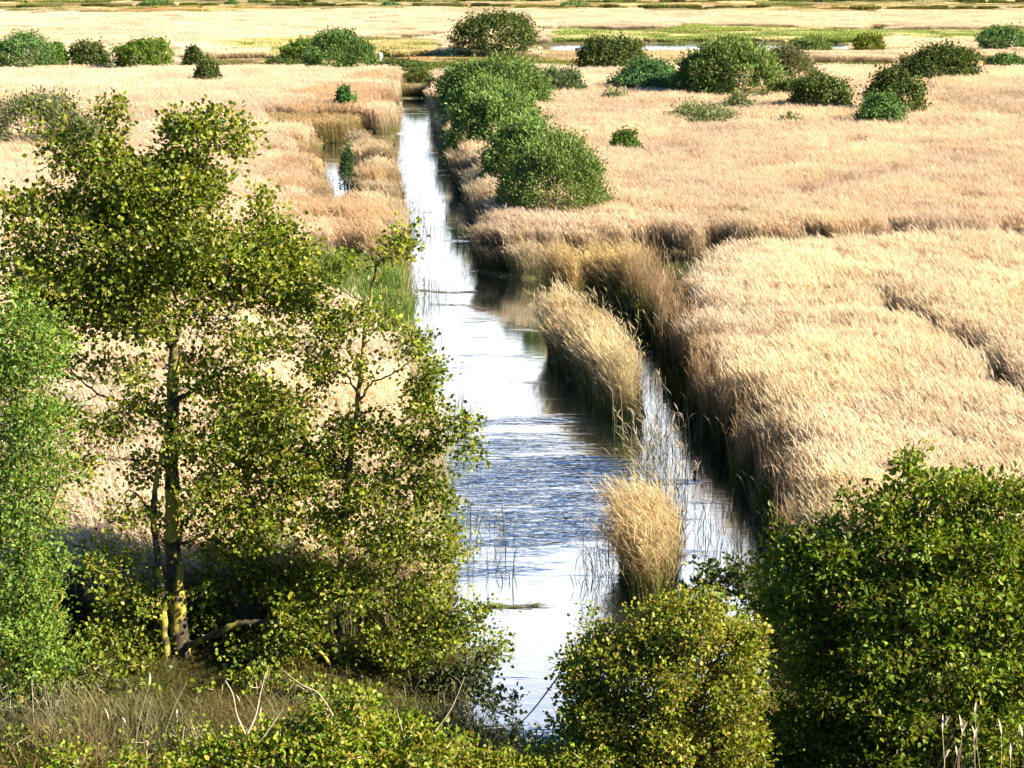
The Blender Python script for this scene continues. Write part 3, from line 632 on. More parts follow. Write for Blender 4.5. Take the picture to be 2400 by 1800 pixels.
# --- tall alder in the left foreground
YA = 31.3
limbsA = [
    ([(405, 1530), (395, 1440), (385, 1330), (376, 1200), (372, 1080), (370, 960), (374, 850), (376, 745)], .20, .115),
    ([(376, 750), (345, 690), (312, 600), (290, 530), (262, 440), (243, 340), (235, 225)], .085, .012),
    ([(378, 750), (396, 680), (440, 637), (495, 632), (560, 670), (610, 740)], .055, .012),
    ([(345, 690), (372, 570, .2), (415, 430, .4), (450, 330, .4), (470, 260, .3)], .05, .01),
    ([(330, 640), (240, 590, -.3), (140, 560, -.4), (60, 490, -.5), (5, 440, -.5)], .045, .012),
    ([(396, 690), (470, 610, .5), (560, 560, .7), (640, 540, .8)], .045, .012),
    ([(398, 1400), (450, 1378, -.4), (505, 1350, -.6), (560, 1345, -.7), (620, 1350, -.8), (680, 1395, -.9), (715, 1440, -1)], .075, .03),
    ([(395, 1430), (450, 1405, .3), (520, 1370, .6), (580, 1390, .8)], .04, .014),
    ([(376, 1530, -.2), (362, 1430, -.3), (350, 1300, -.35), (336, 1160, -.4), (334, 1060, -.4), (350, 985, -.3), (368, 900, -.1)], .085, .045),
    ([(366, 1010), (320, 1000, -.3), (265, 990, -.5), (205, 1005, -.7)], .045, .012),
    ([(350, 1345, -.3), (325, 1332, -.5), (270, 1345, -.7)], .035, .012),
    ([(374, 870), (430, 835, -.3), (500, 790, -.5), (600, 770, -.6)], .05, .012),
    ([(372, 930), (300, 880, .2), (210, 850, .3), (140, 790, .4)], .045, .012),
    ([(378, 1180), (430, 1160, -.4), (500, 1100, -.6), (570, 1060, -.7)], .04, .012),
    ([(336, 1120, -.4), (280, 1060, -.6), (240, 1120, -.7)], .025, .01),
    ([(380, 1290), (450, 1260, .4), (540, 1230, .7), (620, 1240, .8)], .04, .012),
]
blobsA = [
    (300, 470, 110, 70, .6, .8, 1), (430, 520, 110, 70, -.4, .9, 1), (260, 400, 80, 55, -.6, .6, 1), (150, 430, 50, 40, .2, .5, .9), (400, 590, 110, 50, .8, .8, .9), (240, 600, 120, 60, .9, .8, 1), (600, 620, 80, 60, .2, .8, 1),
    (90, 680, 70, 50, 0, .8, 1), (410, 780, 60, 36, .5, .5, .7), (300, 690, 100, 50, -.7, .6, .8), (380, 340, 60, 40, .2, .5, .8), (540, 870, 80, 50, .4, .7, .9), (600, 960, 90, 60, .3, .8, .9), (330, 1010, 60, 40, .5, .6, .6), (380, 1130, 60, 40, .6, .6, .7), (520, 1010, 80, 50, .4, .7, .9), (420, 1330, 90, 40, .6, .7, .8),
    (237, 235, 26, 36, 0, .3, 1.5), (245, 310, 38, 45, 0, .4, 1.0), (445, 280, 92, 52, .3, .8, 1.1), (520, 300, 28, 50, .3, .4, 1), (380, 290, 30, 35, .3, .4, 1),
    (180, 345, 88, 48, 0, .8, 1), (330, 400, 150, 70, 0, 1.2, 1), (120, 300, 45, 28, 0, .4, .7),
    (75, 440, 60, 38, -.4, .7, .9), (20, 455, 32, 45, -.5, .5, .9), (430, 400, 75, 55, .3, .9, 1.1), (230, 490, 190, 70, -.2, 1.4, 1.05),
    (565, 440, 28, 40, .6, .4, 1.0), (590, 510, 60, 50, .6, .6, 1), (550, 560, 110, 55, .5, 1, 1.15), (640, 575, 48, 55, .7, .6, 1.1),
    (110, 600, 110, 60, -.4, 1.2, 1.1), (330, 590, 180, 60, 0, 1.5, 1.1), (200, 680, 170, 55, 0, 1.3, 1.1), (500, 640, 100, 50, .4, 1, .8), (410, 690, 90, 38, .4, .8, .6),
    (60, 560, 70, 50, -.4, .8, .9), (640, 660, 55, 45, .7, .6, .9),
    (185, 790, 80, 30, .3, .7, .7), (300, 800, 70, 28, -.2, .7, .7), (560, 745, 90, 50, -.5, .9, .9), (480, 830, 90, 48, -.4, .8, .9), (320, 880, 90, 42, .1, .9, .8),
    (230, 920, 75, 38, -.3, .7, .8), (510, 930, 110, 60, -.3, 1, 1), (620, 880, 65, 60, -.4, .7, .9), (400, 960, 50, 60, -.6, .5, .8),
    (180, 1010, 50, 36, -.7, .5, .7), (450, 1060, 85, 55, -.6, .8, .9), (560, 1110, 115, 65, -.6, 1, 1.05), (280, 1110, 60, 40, -.6, .6, .6), (230, 1215, 80, 40, -.3, .8, .75),
    (640, 1020, 70, 60, -.5, .7, .9), (490, 1180, 90, 45, .3, .9, .9), (600, 1240, 110, 60, .6, 1, 1), (290, 1290, 80, 40, -.4, .8, .85), (210, 1370, 90, 50, -.5, .9, .8),
    (460, 1260, 45, 40, .4, .5, .7), (570, 1400, 90, 36, -.6, .8, .8), (300, 1410, 70, 45, -.4, .8, .8), (650, 1350, 70, 55, -.8, .7, .8), (500, 1450, 90, 40, .3, .8, .8), (120, 900, 60, 50, .2, .6, .5)]
branch_tree('alder_tree', 'tall alder with mossy forked trunk and open crown on the left bank', 'tree', YA, limbsA, blobsA, ALDER, leaf=.078, per=27, seed=11, density=1.12, sprigs=60, spread=.25)

# --- slender alder beside it, leaning over the water
limbsB = [
    ([(722, 1530), (728, 1400), (732, 1280), (738, 1150), (752, 1020), (770, 880), (778, 800), (792, 700), (805, 620), (822, 560), (860, 525)], .095, .012),
    ([(735, 1180), (690, 1100, .2), (650, 1000, .3)], .03, .01), ([(740, 1130), (800, 1060, -.2), (870, 1020, -.4), (940, 960, -.5), (1010, 930, -.6)], .035, .01),
    ([(770, 880), (800, 830, -.2), (850, 805, -.3), (900, 770, -.3)], .028, .01), ([(775, 850), (730, 790, .2), (680, 760, .3)], .025, .01),
    ([(732, 1280), (800, 1240, .2), (880, 1180, .4), (960, 1120, .4)], .035, .01), ([(728, 1400), (820, 1370, -.3), (920, 1340, -.5), (1010, 1320, -.6), (1060, 1370, -.7)], .035, .01),
    ([(725, 1450), (680, 1390, .3), (650, 1330, .4)], .03, .01), ([(798, 660), (760, 640, .1), (720, 610, .1)], .018, .008)]
blobsB = [(830, 560, 34, 22, 0, .3, .7), (872, 530, 26, 26, 0, .3, 1.2), (745, 555, 40, 18, 0, .3, .6), (700, 600, 45, 28, .1, .4, .8), (800, 690, 55, 35, 0, .5, .8), (715, 700, 70, 50, .1, .6, .9),
    (880, 740, 45, 38, -.2, .5, .9), (690, 790, 55, 45, .3, .6, .9), (790, 790, 32, 28, -.1, .4, .8), (930, 800, 30, 45, -.3, .4, 1), (905, 860, 48, 50, -.3, .5, 1), (770, 930, 75, 45, 0, .7, 1),
    (880, 960, 70, 55, -.3, .7, 1), (945, 930, 26, 50, -.3, .3, 1), (1005, 920, 30, 36, -.6, .3, 1), (1020, 975, 30, 26, -.6, .3, .9), (700, 1010, 70, 60, .2, .7, .9), (810, 1060, 85, 50, -.2, .8, 1),
    (925, 1060, 55, 60, -.3, .5, 1), (985, 1110, 22, 40, -.3, .3, .7), (720, 1130, 80, 55, 0, .8, 1), (850, 1170, 90, 60, .1, .9, 1.05), (950, 1190, 45, 50, .2, .5, 1), (1000, 1190, 20, 24, .2, .3, .7),
    (780, 1270, 95, 55, 0, .9, 1.05), (910, 1290, 75, 60, 0, .8, 1.1), (685, 1260, 60, 55, .2, .7, .8), (860, 1380, 100, 55, -.4, .8, 1.05), (980, 1360, 60, 50, -.6, .6, 1), (1030, 1330, 30, 36, -.7, .4, .9),
    (1060, 1400, 40, 36, -.7, .4, .9), (760, 1430, 85, 45, .1, .8, 1), (880, 1460, 90, 45, -.3, .8, 1), (650, 1450, 60, 45, .2, .7, .9)]
branch_tree('alder_tree', 'slender alder leaning out over the left edge of the channel', 'tree', 31.0, limbsB, blobsB, ALDER, leaf=.072, per=28, seed=12, density=1.3, sprigs=30, spread=.22)

# --- dark leafy bush at the waterline under the slender alder
limbsC = [([(930, 1640), (945, 1570), (975, 1500), (1020, 1460)], .05, .012), ([(935, 1600), (1000, 1560), (1080, 1540), (1130, 1520)], .035, .008), ([(940, 1590), (900, 1520), (880, 1450)], .035, .01)]
blobsC = [(960, 1480, 60, 50, 0, .6, 1.1), (1030, 1440, 45, 40, 0, .5, 1.1), (1050, 1500, 50, 36, -.2, .5, 1.1), (1110, 1520, 30, 14, -.2, .3, 1.2), (990, 1550, 45, 36, 0, .5, .8), (900, 1530, 60, 50, .2, .6, 1), (1060, 1570, 30, 20, -.2, .3, .8)]
branch_tree('waterside_bush', 'dark leafy bush trailing over the water at the foot of the slender alder', 'bush', 29.6, limbsC, blobsC, DARKG, leaf=.08, per=24, seed=13, density=1.0, spread=.2, bark=M_TWIG)

# --- green willow at the left frame edge
limbsD = [([(40, 1540), (45, 1400), (50, 1200), (40, 1000), (30, 850), (40, 700)], .12, .02), ([(45, 1400), (-60, 1200), (-100, 1000)], .07, .02), ([(50, 1200), (110, 1100, -.2), (140, 980, -.3)], .04, .012), ([(48, 1380), (110, 1320, -.3), (150, 1260, -.3)], .04, .012)]
blobsD = [(40, 690, 70, 45, .2, .8, 1.2), (95, 760, 55, 50, 0, .8, 1.2), (20, 800, 110, 70, 0, 1, 1.3), (60, 910, 110, 65, 0, 1.1, 1.3), (50, 1020, 110, 65, 0, 1.1, 1.3), (30, 1130, 115, 65, 0, 1.1, 1.3),
    (70, 1240, 90, 60, -.1, 1, 1.3), (55, 1350, 115, 60, -.1, 1.1, 1.3), (70, 1440, 90, 45, -.1, 1, 1.2), (-90, 800, 100, 120, 0, 1.2, .8), (-100, 1100, 100, 160, 0, 1.2, .8), (-90, 1350, 100, 110, 0, 1.2, .8)]
branch_tree('willow_tree', 'fresh green willow filling the left edge of the view', 'tree', 29.0, limbsD, blobsD, [(.12, .21, .03), (.15, .24, .035), (.09, .17, .028), (.18, .24, .03)], leaf=.07, per=32, seed=14, density=1.6, sprigs=60, spread=.22, elong=.6)

# --- bramble covered bush, centre right foreground
limbsE = [([(1440, 1760), (1435, 1650), (1430, 1500), (1440, 1400)], .06, .02), ([(1435, 1680), (1330, 1560), (1250, 1440)], .04, .01), ([(1435, 1680), (1540, 1560), (1600, 1430)], .04, .01)]
blobsE = [(1400, 1360, 60, 36, .3, .7, 1.3), (1500, 1350, 90, 45, .1, .9, 1.4), (1590, 1400, 60, 50, 0, .8, 1.4), (1320, 1420, 80, 50, .2, .9, 1.4), (1250, 1450, 40, 45, .2, .6, 1.2), (1440, 1440, 100, 60, -.2, 1, 1.4),
    (1570, 1490, 85, 65, -.2, 1, 1.4), (1300, 1530, 90, 60, 0, .9, 1.4), (1440, 1560, 110, 65, -.4, 1, 1.4), (1590, 1600, 75, 65, -.3, .9, 1.4), (1310, 1620, 85, 50, -.1, .8, 1.3), (1240, 1560, 36, 40, .1, .5, 1.1), (1460, 1670, 150, 50, -.4, 1, 1.3),
    (1450, 1305, 30, 16, .2, .4, 1.1), (1540, 1310, 24, 16, .2, .4, 1.1), (1620, 1360, 24, 24, 0, .4, 1)]
branch_tree('bramble_bush', 'rounded yellow green bramble thicket at the foot of the water, centre right', 'bush', 24.0, limbsE, blobsE, YELG, leaf=.058, per=34, seed=15, density=3.3, sprigs=22, spread=.18, bark=M_TWIG, elong=.75)

# --- big elder bush, right foreground
limbsF = [([(1960, 1800), (1955, 1650), (1950, 1450), (1960, 1250), (1980, 1100)], .11, .02), ([(1955, 1650), (1820, 1450), (1750, 1300)], .06, .012), ([(1950, 1500), (2090, 1350), (2150, 1150)], .06, .012),
    ([(1955, 1700), (2120, 1550), (2240, 1400)], .06, .012), ([(1955, 1700), (1800, 1600), (1720, 1550)], .05, .012)]
blobsF = [(1700, 1620, 80, 80, .3, .7, 1.1), (1700, 1300, 60, 50, .5, .6, 1), (1820, 1380, 90, 60, .6, .8, 1.1), (1850, 1540, 100, 70, .3, .8, 1.1), (2000, 1200, 90, 60, .9, .8, 1), (2160, 1200, 90, 60, .9, .8, 1),(1965, 1020, 10, 40, 0, .15, 2.2), (1995, 1060, 40, 26, 0, .4, 1.2), (2050, 1055, 40, 34, 0, .5, 1.3), (2120, 1060, 60, 36, .1, .7, 1.3), (2190, 1080, 50, 40, 0, .7, 1.3), (1900, 1085, 60, 30, 0, .5, .9), (1840, 1075, 18, 14, 0, .2, 1.2),
    (1960, 1150, 110, 50, 0, 1, 1.4), (2110, 1160, 110, 60, -.1, 1, 1.4), (1810, 1180, 90, 50, .1, .9, 1.3), (1720, 1230, 65, 55, .2, .8, 1.3), (1860, 1260, 110, 60, 0, 1, 1.3), (2020, 1270, 120, 60, -.3, 1.1, 1.3), (2160, 1290, 100, 70, -.2, 1.1, 1.4),
    (1740, 1340, 75, 60, .2, .9, 1.2), (1900, 1380, 110, 60, -.3, 1.1, 1.1), (2070, 1400, 120, 65, -.5, 1.1, 1.3), (2200, 1430, 80, 70, -.3, 1, 1.4), (1760, 1460, 80, 60, 0, .9, 1.1), (1930, 1510, 120, 60, -.5, 1.1, 1.2), (2110, 1540, 120, 70, -.6, 1.1, 1.3),
    (1760, 1590, 90, 70, 0, .9, 1.1), (1930, 1640, 130, 60, -.6, 1, 1.3), (2140, 1660, 130, 60, -.6, 1, 1.3), (2300, 1250, 80, 160, 0, 1.3, 1), (2300, 1550, 80, 130, 0, 1.3, 1), (1700, 1180, 30, 25, .2, .4, .9)]
branch_tree('elder_bush', 'large leafy bush lit from the right in the right foreground corner', 'bush', 25.2, limbsF, blobsF, [(.11, .19, .012), (.14, .21, .014), (.08, .145, .012), (.20, .23, .018), (.14, .14, .02)], leaf=.09, per=30, seed=16, density=2.0, sprigs=45, spread=.21, bark=M_TWIG, elong=.55)

# --- small dark bush over the side channel, between the two
limbsG = [([(1640, 1560), (1620, 1420), (1590, 1300)], .05, .012), ([(1630, 1480), (1690, 1380), (1720, 1300)], .04, .01), ([(1620, 1420), (1550, 1320), (1500, 1250)], .03, .01)]
blobsG = [(1540, 1240, 60, 26, 0, .5, 1.1), (1600, 1260, 60, 45, 0, .6, 1.2), (1510, 1270, 36, 26, 0, .4, 1), (1660, 1300, 60, 55, 0, .6, .9), (1640, 1380, 60, 50, 0, .6, .8), (1710, 1380, 50, 60, 0, .6, .8), (1700, 1460, 60, 40, 0, .6, .7)]
branch_tree('waterside_bush', 'small dark bush over the side channel between the bramble and the large right bush', 'bush', 28.5, limbsG, blobsG, DARKG, leaf=.09, per=24, seed=17, density=1.0, spread=.22, bark=M_TWIG)

# --- low brambles and nettles along the bottom edge
def low(name, label, pts, Y, palette, seed, leaf=.06, dens=2.2):
    x0 = pts[0][0]
    cx = sum(p[0] for p in pts) / len(pts)
    lb = [([(cx, 1800), (p[0] * .8 + cx * .2, max(p[1] + p[3], 1720)), (p[0], p[1])], .02, .008) for p in pts]
    return branch_tree(name, label, 'bush', Y, lb, pts, palette, leaf=leaf, per=30, seed=seed, density=dens, spread=.17, bark=M_DEAD, elong=.7)
low('bramble_bush', 'low bright green bramble along the bottom edge below the alders', [(400, 1650, 60, 20, 0, .4), (480, 1625, 60, 30, 0, .5), (560, 1600, 70, 36, 0, .5), (650, 1590, 70, 40, 0, .6), (740, 1560, 70, 45, 0, .6), (790, 1600, 80, 50, 0, .6), (860, 1600, 70, 45, 0, .6), (640, 1660, 120, 30, -.3, .6), (860, 1665, 120, 30, -.3, .6), (780, 1520, 30, 26, 0, .3), (700, 1530, 22, 20, 0, .3), (260, 1660, 60, 24, -.2, .4), (150, 1640, 50, 22, 0, .4), (380, 1668, 70, 20, -.4, .4), (560, 1640, 100, 36, -.4, .6), (720, 1640, 110, 50, -.5, .6), (900, 1640, 80, 50, -.4, .6), (930, 1600, 50, 30, -.1, .4)], 23, [(.19, .27, .015), (.24, .28, .02), (.13, .21, .015), (.28, .24, .04)], 18, .075)
low('bramble_bush', 'low bramble at the bottom edge where the water meets the bank', [(960, 1630, 60, 30, 0, .5), (1000, 1610, 40, 20, .1, .4), (1280, 1640, 70, 40, -.3, .5), (1090, 1670, 120, 24, -.4, .5), (1040, 1645, 60, 24, 0, .5), (1120, 1640, 60, 26, 0, .5), (1220, 1630, 50, 32, 0, .5), (1180, 1670, 90, 30, -.2, .5), (1000, 1680, 80, 30, -.2, .5)], 23.5, YELG[:4], 19)

low('understory_bush', 'dark tangled undergrowth round the foot of the tall alder', [(220, 1460, 70, 40, 0, .5), (310, 1500, 50, 36, -.2, .4), (480, 1480, 60, 36, .2, .4), (570, 1480, 80, 40, .1, .4), (140, 1490, 70, 40, 0, .5), (230, 1560, 130, 30, -.4, .4), (500, 1560, 120, 36, -.3, .4)], 29.6, ALDER[:3] + DARKG[:1], 28, .075, .55)
low('understory_bush', 'dark undergrowth between the slender alder and the water', [(680, 1500, 70, 40, 0, .4), (790, 1510, 80, 40, 0, .5), (880, 1540, 60, 40, 0, .5), (800, 1580, 110, 26, -.2, .4)], 29.2, ALDER[:3] + DARKG[:1], 29, .075, .6)
low('understory_bush', 'low dark growth at the foot of the left willow', [(20, 1500, 80, 40, 0, .6), (110, 1530, 80, 36, 0, .6), (200, 1545, 60, 20, 0, .4), (30, 1560, 90, 24, 0, .5)], 28.2, DARKG, 30, .07, .6)

low('bramble_bush', 'scattered green weeds among the dry grass in the bottom left corner', [(40, 1610, 60, 26, 0, .5), (130, 1585, 60, 24, 0, .5), (220, 1620, 60, 26, 0, .5), (320, 1600, 60, 30, 0, .5), (400, 1570, 50, 26, .3, .5), (60, 1660, 80, 20, -.3, .5), (300, 1660, 90, 20, -.3, .5)], 25.2, ALDER[:3], 31, .06, .5)

# dead twigs standing out of the brambles
def twigs(name, label, Y, strokes, mat, cat='twig', r0=.018):
    A = Acc(); root_pt = P(strokes[0][0][0], strokes[0][0][1], Y)
    for st in strokes:
        w_ = smooth_path([P(p[0], p[1], Y + (p[2] if len(p) > 2 else 0)) for p in st], 5)
        tube(A, w_, np.linspace(r0, r0 * .3, len(w_)), (1, 1, 1), 6)
    o = put(name, A.mesh(name, mat, True)); return tag(o, label, cat)
twigs('dead_branch', 'pale broken forked branch standing out of the low bramble', 22.8, [[(548, 1700), (540, 1620), (532, 1590), (512, 1545), (503, 1500), (487, 1470)], [(532, 1590), (552, 1545), (562, 1500), (574, 1452)], [(540, 1620), (570, 1590), (612, 1530)]], M_DEAD, 'branch', .018)
for lab, st in (('long thin bare twig leaning left above the low bramble', [(770, 1640), (728, 1560), (690, 1500), (650, 1478), (612, 1448)]), ('short upright bare twig sticking out of the low bramble', [(792, 1640), (786, 1560), (770, 1502)]),
                ('bare twig near the right end of the low bramble', [(885, 1650), (872, 1590), (856, 1530)]), ('bare twig crossing behind the long leaning one', [(706, 1690), (738, 1600), (762, 1548), (788, 1500)]),
                ('bare twig slanting right beside the water edge', [(940, 1580), (975, 1530), (1004, 1462)])):
    twigs('dead_branch', lab, 22.8, [st], M_DEAD, 'branch', .011)
twigs('bramble_cane', 'single dark bramble cane arching over the water to the bramble thicket', 24.2, [[(1230, 1425), (1205, 1462), (1150, 1535), (1095, 1590), (1040, 1640)]], M_TWIG, 'branch', .014)

# tall dry grass and reed stalks in front
def stalks(name, label, Y, xs, ytop, seed, n_, wmul=1.0, plp=.06):
    r = np.random.default_rng(seed); A = Acc(); P0 = []
    x = r.uniform(xs[0], xs[1], n_); yt = r.uniform(ytop[0], ytop[1], n_); YY_ = Y + r.uniform(-1.3, 1.0, n_)
    tops = np.array([P(a, b, c) for a, b, c in zip(x, yt, YY_)])
    bx = tops[:, 0] + r.normal(0, .3, n_); bz = ground_z(bx, YY_)
    base = np.stack([bx, YY_, bz], 1)
    ts = np.linspace(0, 1, 5)[None, :, None]; path = base[:, None] * (1 - ts) + tops[:, None] * ts
    path[..., 0] += (.10 * r.normal(0, 1, n_))[:, None] * np.sin(ts[..., 0] * 3.14)
    a = r.uniform(0, 3.14, n_); sd_ = np.stack([np.cos(a), np.sin(a), 0 * a], 1)
    cc = STRAW * [.62, .62, .6] * r.uniform(.4, 1.1, (n_, 1, 1)) * np.ones((1, 5, 1))
    ribbons(A, path, np.array([.009, .009, .008, .006, .004]) * wmul * np.ones((n_, 1)), sd_, cc)
    kp = r.random(n_) < plp; tops = tops[kp]; sd_ = sd_[kp]; a = a[kp]; n_ = len(a)
    od = np.stack([np.cos(a * 2), np.sin(a * 2), 0 * a], 1)
    pl = r.uniform(.10, .2, n_)[:, None]
    pp = np.stack([tops, tops + od * pl * .12 + [0, 0, 1] * pl * .45, tops + od * pl * .3 + [0, 0, 1] * pl * .85, tops + od * pl * .5 + [0, 0, 1] * pl * 1.15], 1)
    for s_ in (sd_, np.cross(sd_, [0, 0, 1.])):
        ribbons(A, pp, np.array([.004, .028, .024, .003]) * wmul * np.ones((n_, 1)), s_, PLUME * r.uniform(.8, 1.1, (n_, 1, 1)) * np.ones((1, 4, 1)))
    return tag(put(name, A.mesh(name, M_DRY)), label, 'dry grass', kind='stuff')
stalks('tall_grass', 'tall dry grass stems at the bottom left below the alder trunks', 26.6, (-10, 440), (1460, 1760), 61, 260)
stalks('tall_grass', 'dry grass stems between the alder trunks and the low bramble', 28.5, (400, 900), (1480, 1640), 62, 120)
stalks('reed_stalks', 'a few tall dry reed stalks in the bottom right corner', 22.5, (2000, 2210), (1540, 1640), 63, 22, 1.2, .5)

# --- bushes of the middle distance and beyond
HG = 'thicket of bushes along the right bank of the channel'
shrub('willow_bush', 'rounded olive willow bush, nearest of the bank thicket beside the channel', 1215, 463, 262, 165, WILLOW, 1.7, .09, 1, HG, 12, True, 3.0, loose=.12)
HGC = [(.10, .155, .04), (.13, .18, .05), (.075, .125, .035)]
shrub('willow_bush', 'dark green bush just behind the nearest rounded willow of the bank thicket', 1130, 392, 190, 120, HGC, 1.8, .11, 2, HG, 9, True, 3, loose=.14)
shrub('willow_bush', 'green bush in the middle of the bank thicket above the pinkish reeds', 1085, 325, 215, 130, HGC, 1.8, .12, 3, HG, 10, True, 3, loose=.14)
shrub('willow_bush', 'bush filling the gap between the far end and the middle of the bank thicket', 1035, 270, 170, 90, HGC, 1.8, .13, 45, HG, 8, True, 3, loose=.14)
shrub('willow_bush', 'wide bluish green bush at the far end of the bank thicket', 1060, 232, 230, 98, HGC, 1.8, .14, 4, HG, 10, True, 3, loose=.14)
shrub('sallow_bush', 'sparse yellowish bush top rising behind the rounded willow', 1225, 335, 75, 45, [(.16, .15, .04), (.12, .12, .04)], 1.6, .12, 5, None, 6, True, 1.2, loose=.2)
shrub('sallow_bush', 'greyish green bush just right of the far end of the bank thicket', 1218, 205, 105, 52, [(.10, .13, .06), (.08, .11, .05)], 1.8, .15, 6, None, 7, True, 2.2, loose=.15)
shrub('dark_bush', 'large lone dark bush standing at the end of the far flat', 1070, 124, 178, 88, DARKG, .4, .22, 7, None, 11, stems=7)
shrub('round_bush', 'round dark bush in front of the left end of the lagoon', 1322, 156, 132, 68, DARKG, 1.2, .2, 8, None, 8)
shrub('round_bush', 'low wide bluish bush left of the tall willow clump', 1386, 200, 165, 62, [(.05, .10, .035), (.06, .12, .04)], 1.8, .17, 9, None, 8)
shrub('willow_bush', 'tall feathery willow clump in the middle of the right marsh', 1600, 212, 190, 122, WILLOW, 1.8, .17, 10, None, 12, True, 3.0, loose=.12)
shrub('willow_bush', 'green willow bush against the left side of the tall clump', 1520, 206, 130, 90, MIDG, 1.9, .17, 11, None, 9, True)
shrub('willow_bush', 'thin brownish olive willow on the right side of the tall clump', 1705, 188, 110, 82, [(.11, .12, .05), (.13, .12, .06), (.09, .10, .04)], 1.5, .17, 12, None, 8, True, 1.8, loose=.18)
shrub('round_bush', 'low dark bush in front of the left foot of the tall willow clump', 1530, 203, 110, 30, DARKG, 1.9, .15, 13, None, 6)
shrub('round_bush', 'solid dark dome bush right of the tall willow clump', 1772, 234, 150, 74, DARKG, 1.9, .16, 14, None, 9)
shrub('round_bush', 'small dark bush touching the left side of the solid dark dome', 1712, 212, 80, 40, DARKG, 1.9, .16, 15, None, 5)
shrub('round_bush', 'rear and taller of the pair of dark bushes in the right reeds', 1930, 244, 140, 84, DARKG, 1.9, .16, 16, None, 8)
shrub('round_bush', 'front and lower of the pair of dark bushes in the right reeds', 1892, 266, 120, 58, MIDG, 1.9, .15, 17, None, 7)
shrub('round_bush', 'wide dark green bush mass near the right edge below the lagoon bank', 2040, 176, 200, 76, DARKG, 1.8, .18, 18, None, 11)
shrub('round_bush', 'bush at the right edge standing by the far mud bank', 2172, 116, 110, 52, MIDG, .6, .2, 19, None, 8)
shrub('small_bush', 'small low dark bush at the right edge beyond the wide bush mass', 2180, 142, 80, 22, MIDG, .6, .2, 20, None, 5)
shrub('small_bush', 'small bright yellow green bush at the right end of the lagoon', 1886, 112, 66, 32, [(.13, .17, .03), (.15, .16, .03)], .8, .18, 21, None, 6, True)
shrub('small_bush', 'olive bush in front of the lagoon behind the thin willow', 1752, 115, 82, 30, WILLOW, .8, .18, 22, None, 6, True)
RP = [(.14, .17, .07), (.11, .15, .06), (.2, .19, .09)]
shrub('sallow_bush', 'pale green reedy thicket in the open reeds, widest of the pale ones', 1517, 268, 165, 36, RP, 1.8, .12, 23, None, 9, True, 1.5, loose=.25)
shrub('sallow_bush', 'pale green thicket just behind and right of the widest pale one', 1606, 236, 70, 30, RP, 1.8, .13, 24, None, 6, True, 1.8, loose=.2)
shrub('sallow_bush', 'faint low pale green patch left of the front dark pair', 1706, 273, 80, 17, RP, 1.8, .12, 25, None, 6, True, 1.2, loose=.3)
shrub('sallow_bush', 'faint pale scrub at the foot of the greyish bush behind the thicket', 1330, 222, 70, 20, RP, 1.8, .13, 26, None, 5, True, 1.0, loose=.3)
shrub('small_bush', 'small lone green bush in open reeds right of the rounded willow', 1352, 328, 68, 42, [(.06, .11, .02), (.08, .12, .025)], 1.8, .13, 27, None, 6, cov=2.4)
shrub('round_bush', 'green bush at the far left edge of the distant row', 30, 136, 130, 60, MIDG, 1.6, .19, 28, None, 9)
shrub('round_bush', 'light green bush between the left edge bush and the dark low one', 112, 132, 60, 36, GREENS, 1.6, .19, 29, None, 6)
shrub('round_bush', 'low dark bush second from the left in the distant row', 182, 132, 92, 40, DARKG, 1.6, .19, 30, None, 7)
shrub('round_bush', 'yellow green dome bush third along the distant left row', 302, 138, 125, 50, [(.10, .15, .02), (.08, .13, .02), (.06, .10, .02)], 1.6, .18, 31, None, 9)
shrub('small_bush', 'tiny dark bush behind the small leafy one left of centre', 420, 134, 50, 32, DARKG, 1.4, .18, 32, None, 5)
shrub('small_bush', 'small dark leafy bush sticking out of the reeds below the distant left row', 447, 180, 56, 44, DARKG, 1.8, .16, 33, None, 5)
shrub('willow_bush', 'rounded green bush left of the white post', 735, 146, 140, 70, MIDG + [(.08, .12, .03)], 1.4, .17, 34, None, 10, True)
shrub('willow_bush', 'lighter green bush behind the rounded bush by the white post', 655, 125, 92, 36, [(.11, .16, .03), (.09, .14, .03)], 1.2, .18, 35, None, 7, True)
shrub('small_bush', 'long low dark scrub in front of the bushes left of the white post', 610, 148, 100, 16, DARKG, .8, .16, 36, None, 7)
shrub('small_bush', 'low dark scrub just right of the white post', 880, 148, 130, 16, DARKG, .8, .16, 37, None, 8)
shrub('sallow_bush', 'grey green half bare scrub in the reeds at the left edge behind the alder', 90, 318, 240, 108, [(.10, .13, .05), (.12, .13, .07), (.17, .14, .09), (.09, .13, .04)], 1.9, .12, 38, None, 11, True, 1.6, loose=.2)
shrub('sallow_bush', 'dark green scrub closing the far end of the channel', 900, 196, 90, 40, [(.06, .09, .02), (.10, .10, .03)], .4, .15, 39, None, 7, True, 2)
shrub('small_bush', 'narrow dark green bush in the reeds left of the channel end', 748, 238, 50, 44, [(.04, .10, .025), (.05, .11, .03)], 1.6, .14, 40, None, 5)
shrub('small_bush', 'green clump in the reeds beside the right side channel', 1522, 742, 84, 46, [(.05, .10, .02), (.04, .08, .02)], 1.3, .07, 42, None, 6, cov=2.2, depth=1.0)
shrub('small_bush', 'dark green weeds beside the narrow ditch left of the channel', 748, 415, 24, 90, [(.04, .08, .03), (.05, .09, .03)], .6, .09, 43, None, 6, True, 1.6, depth=.8)
shrub('small_bush', 'low dark hedge clump in the reeds between the lagoon and the wide bush mass', 1560, 138, 130, 14, DARKG, .9, .16, 44, None, 7)

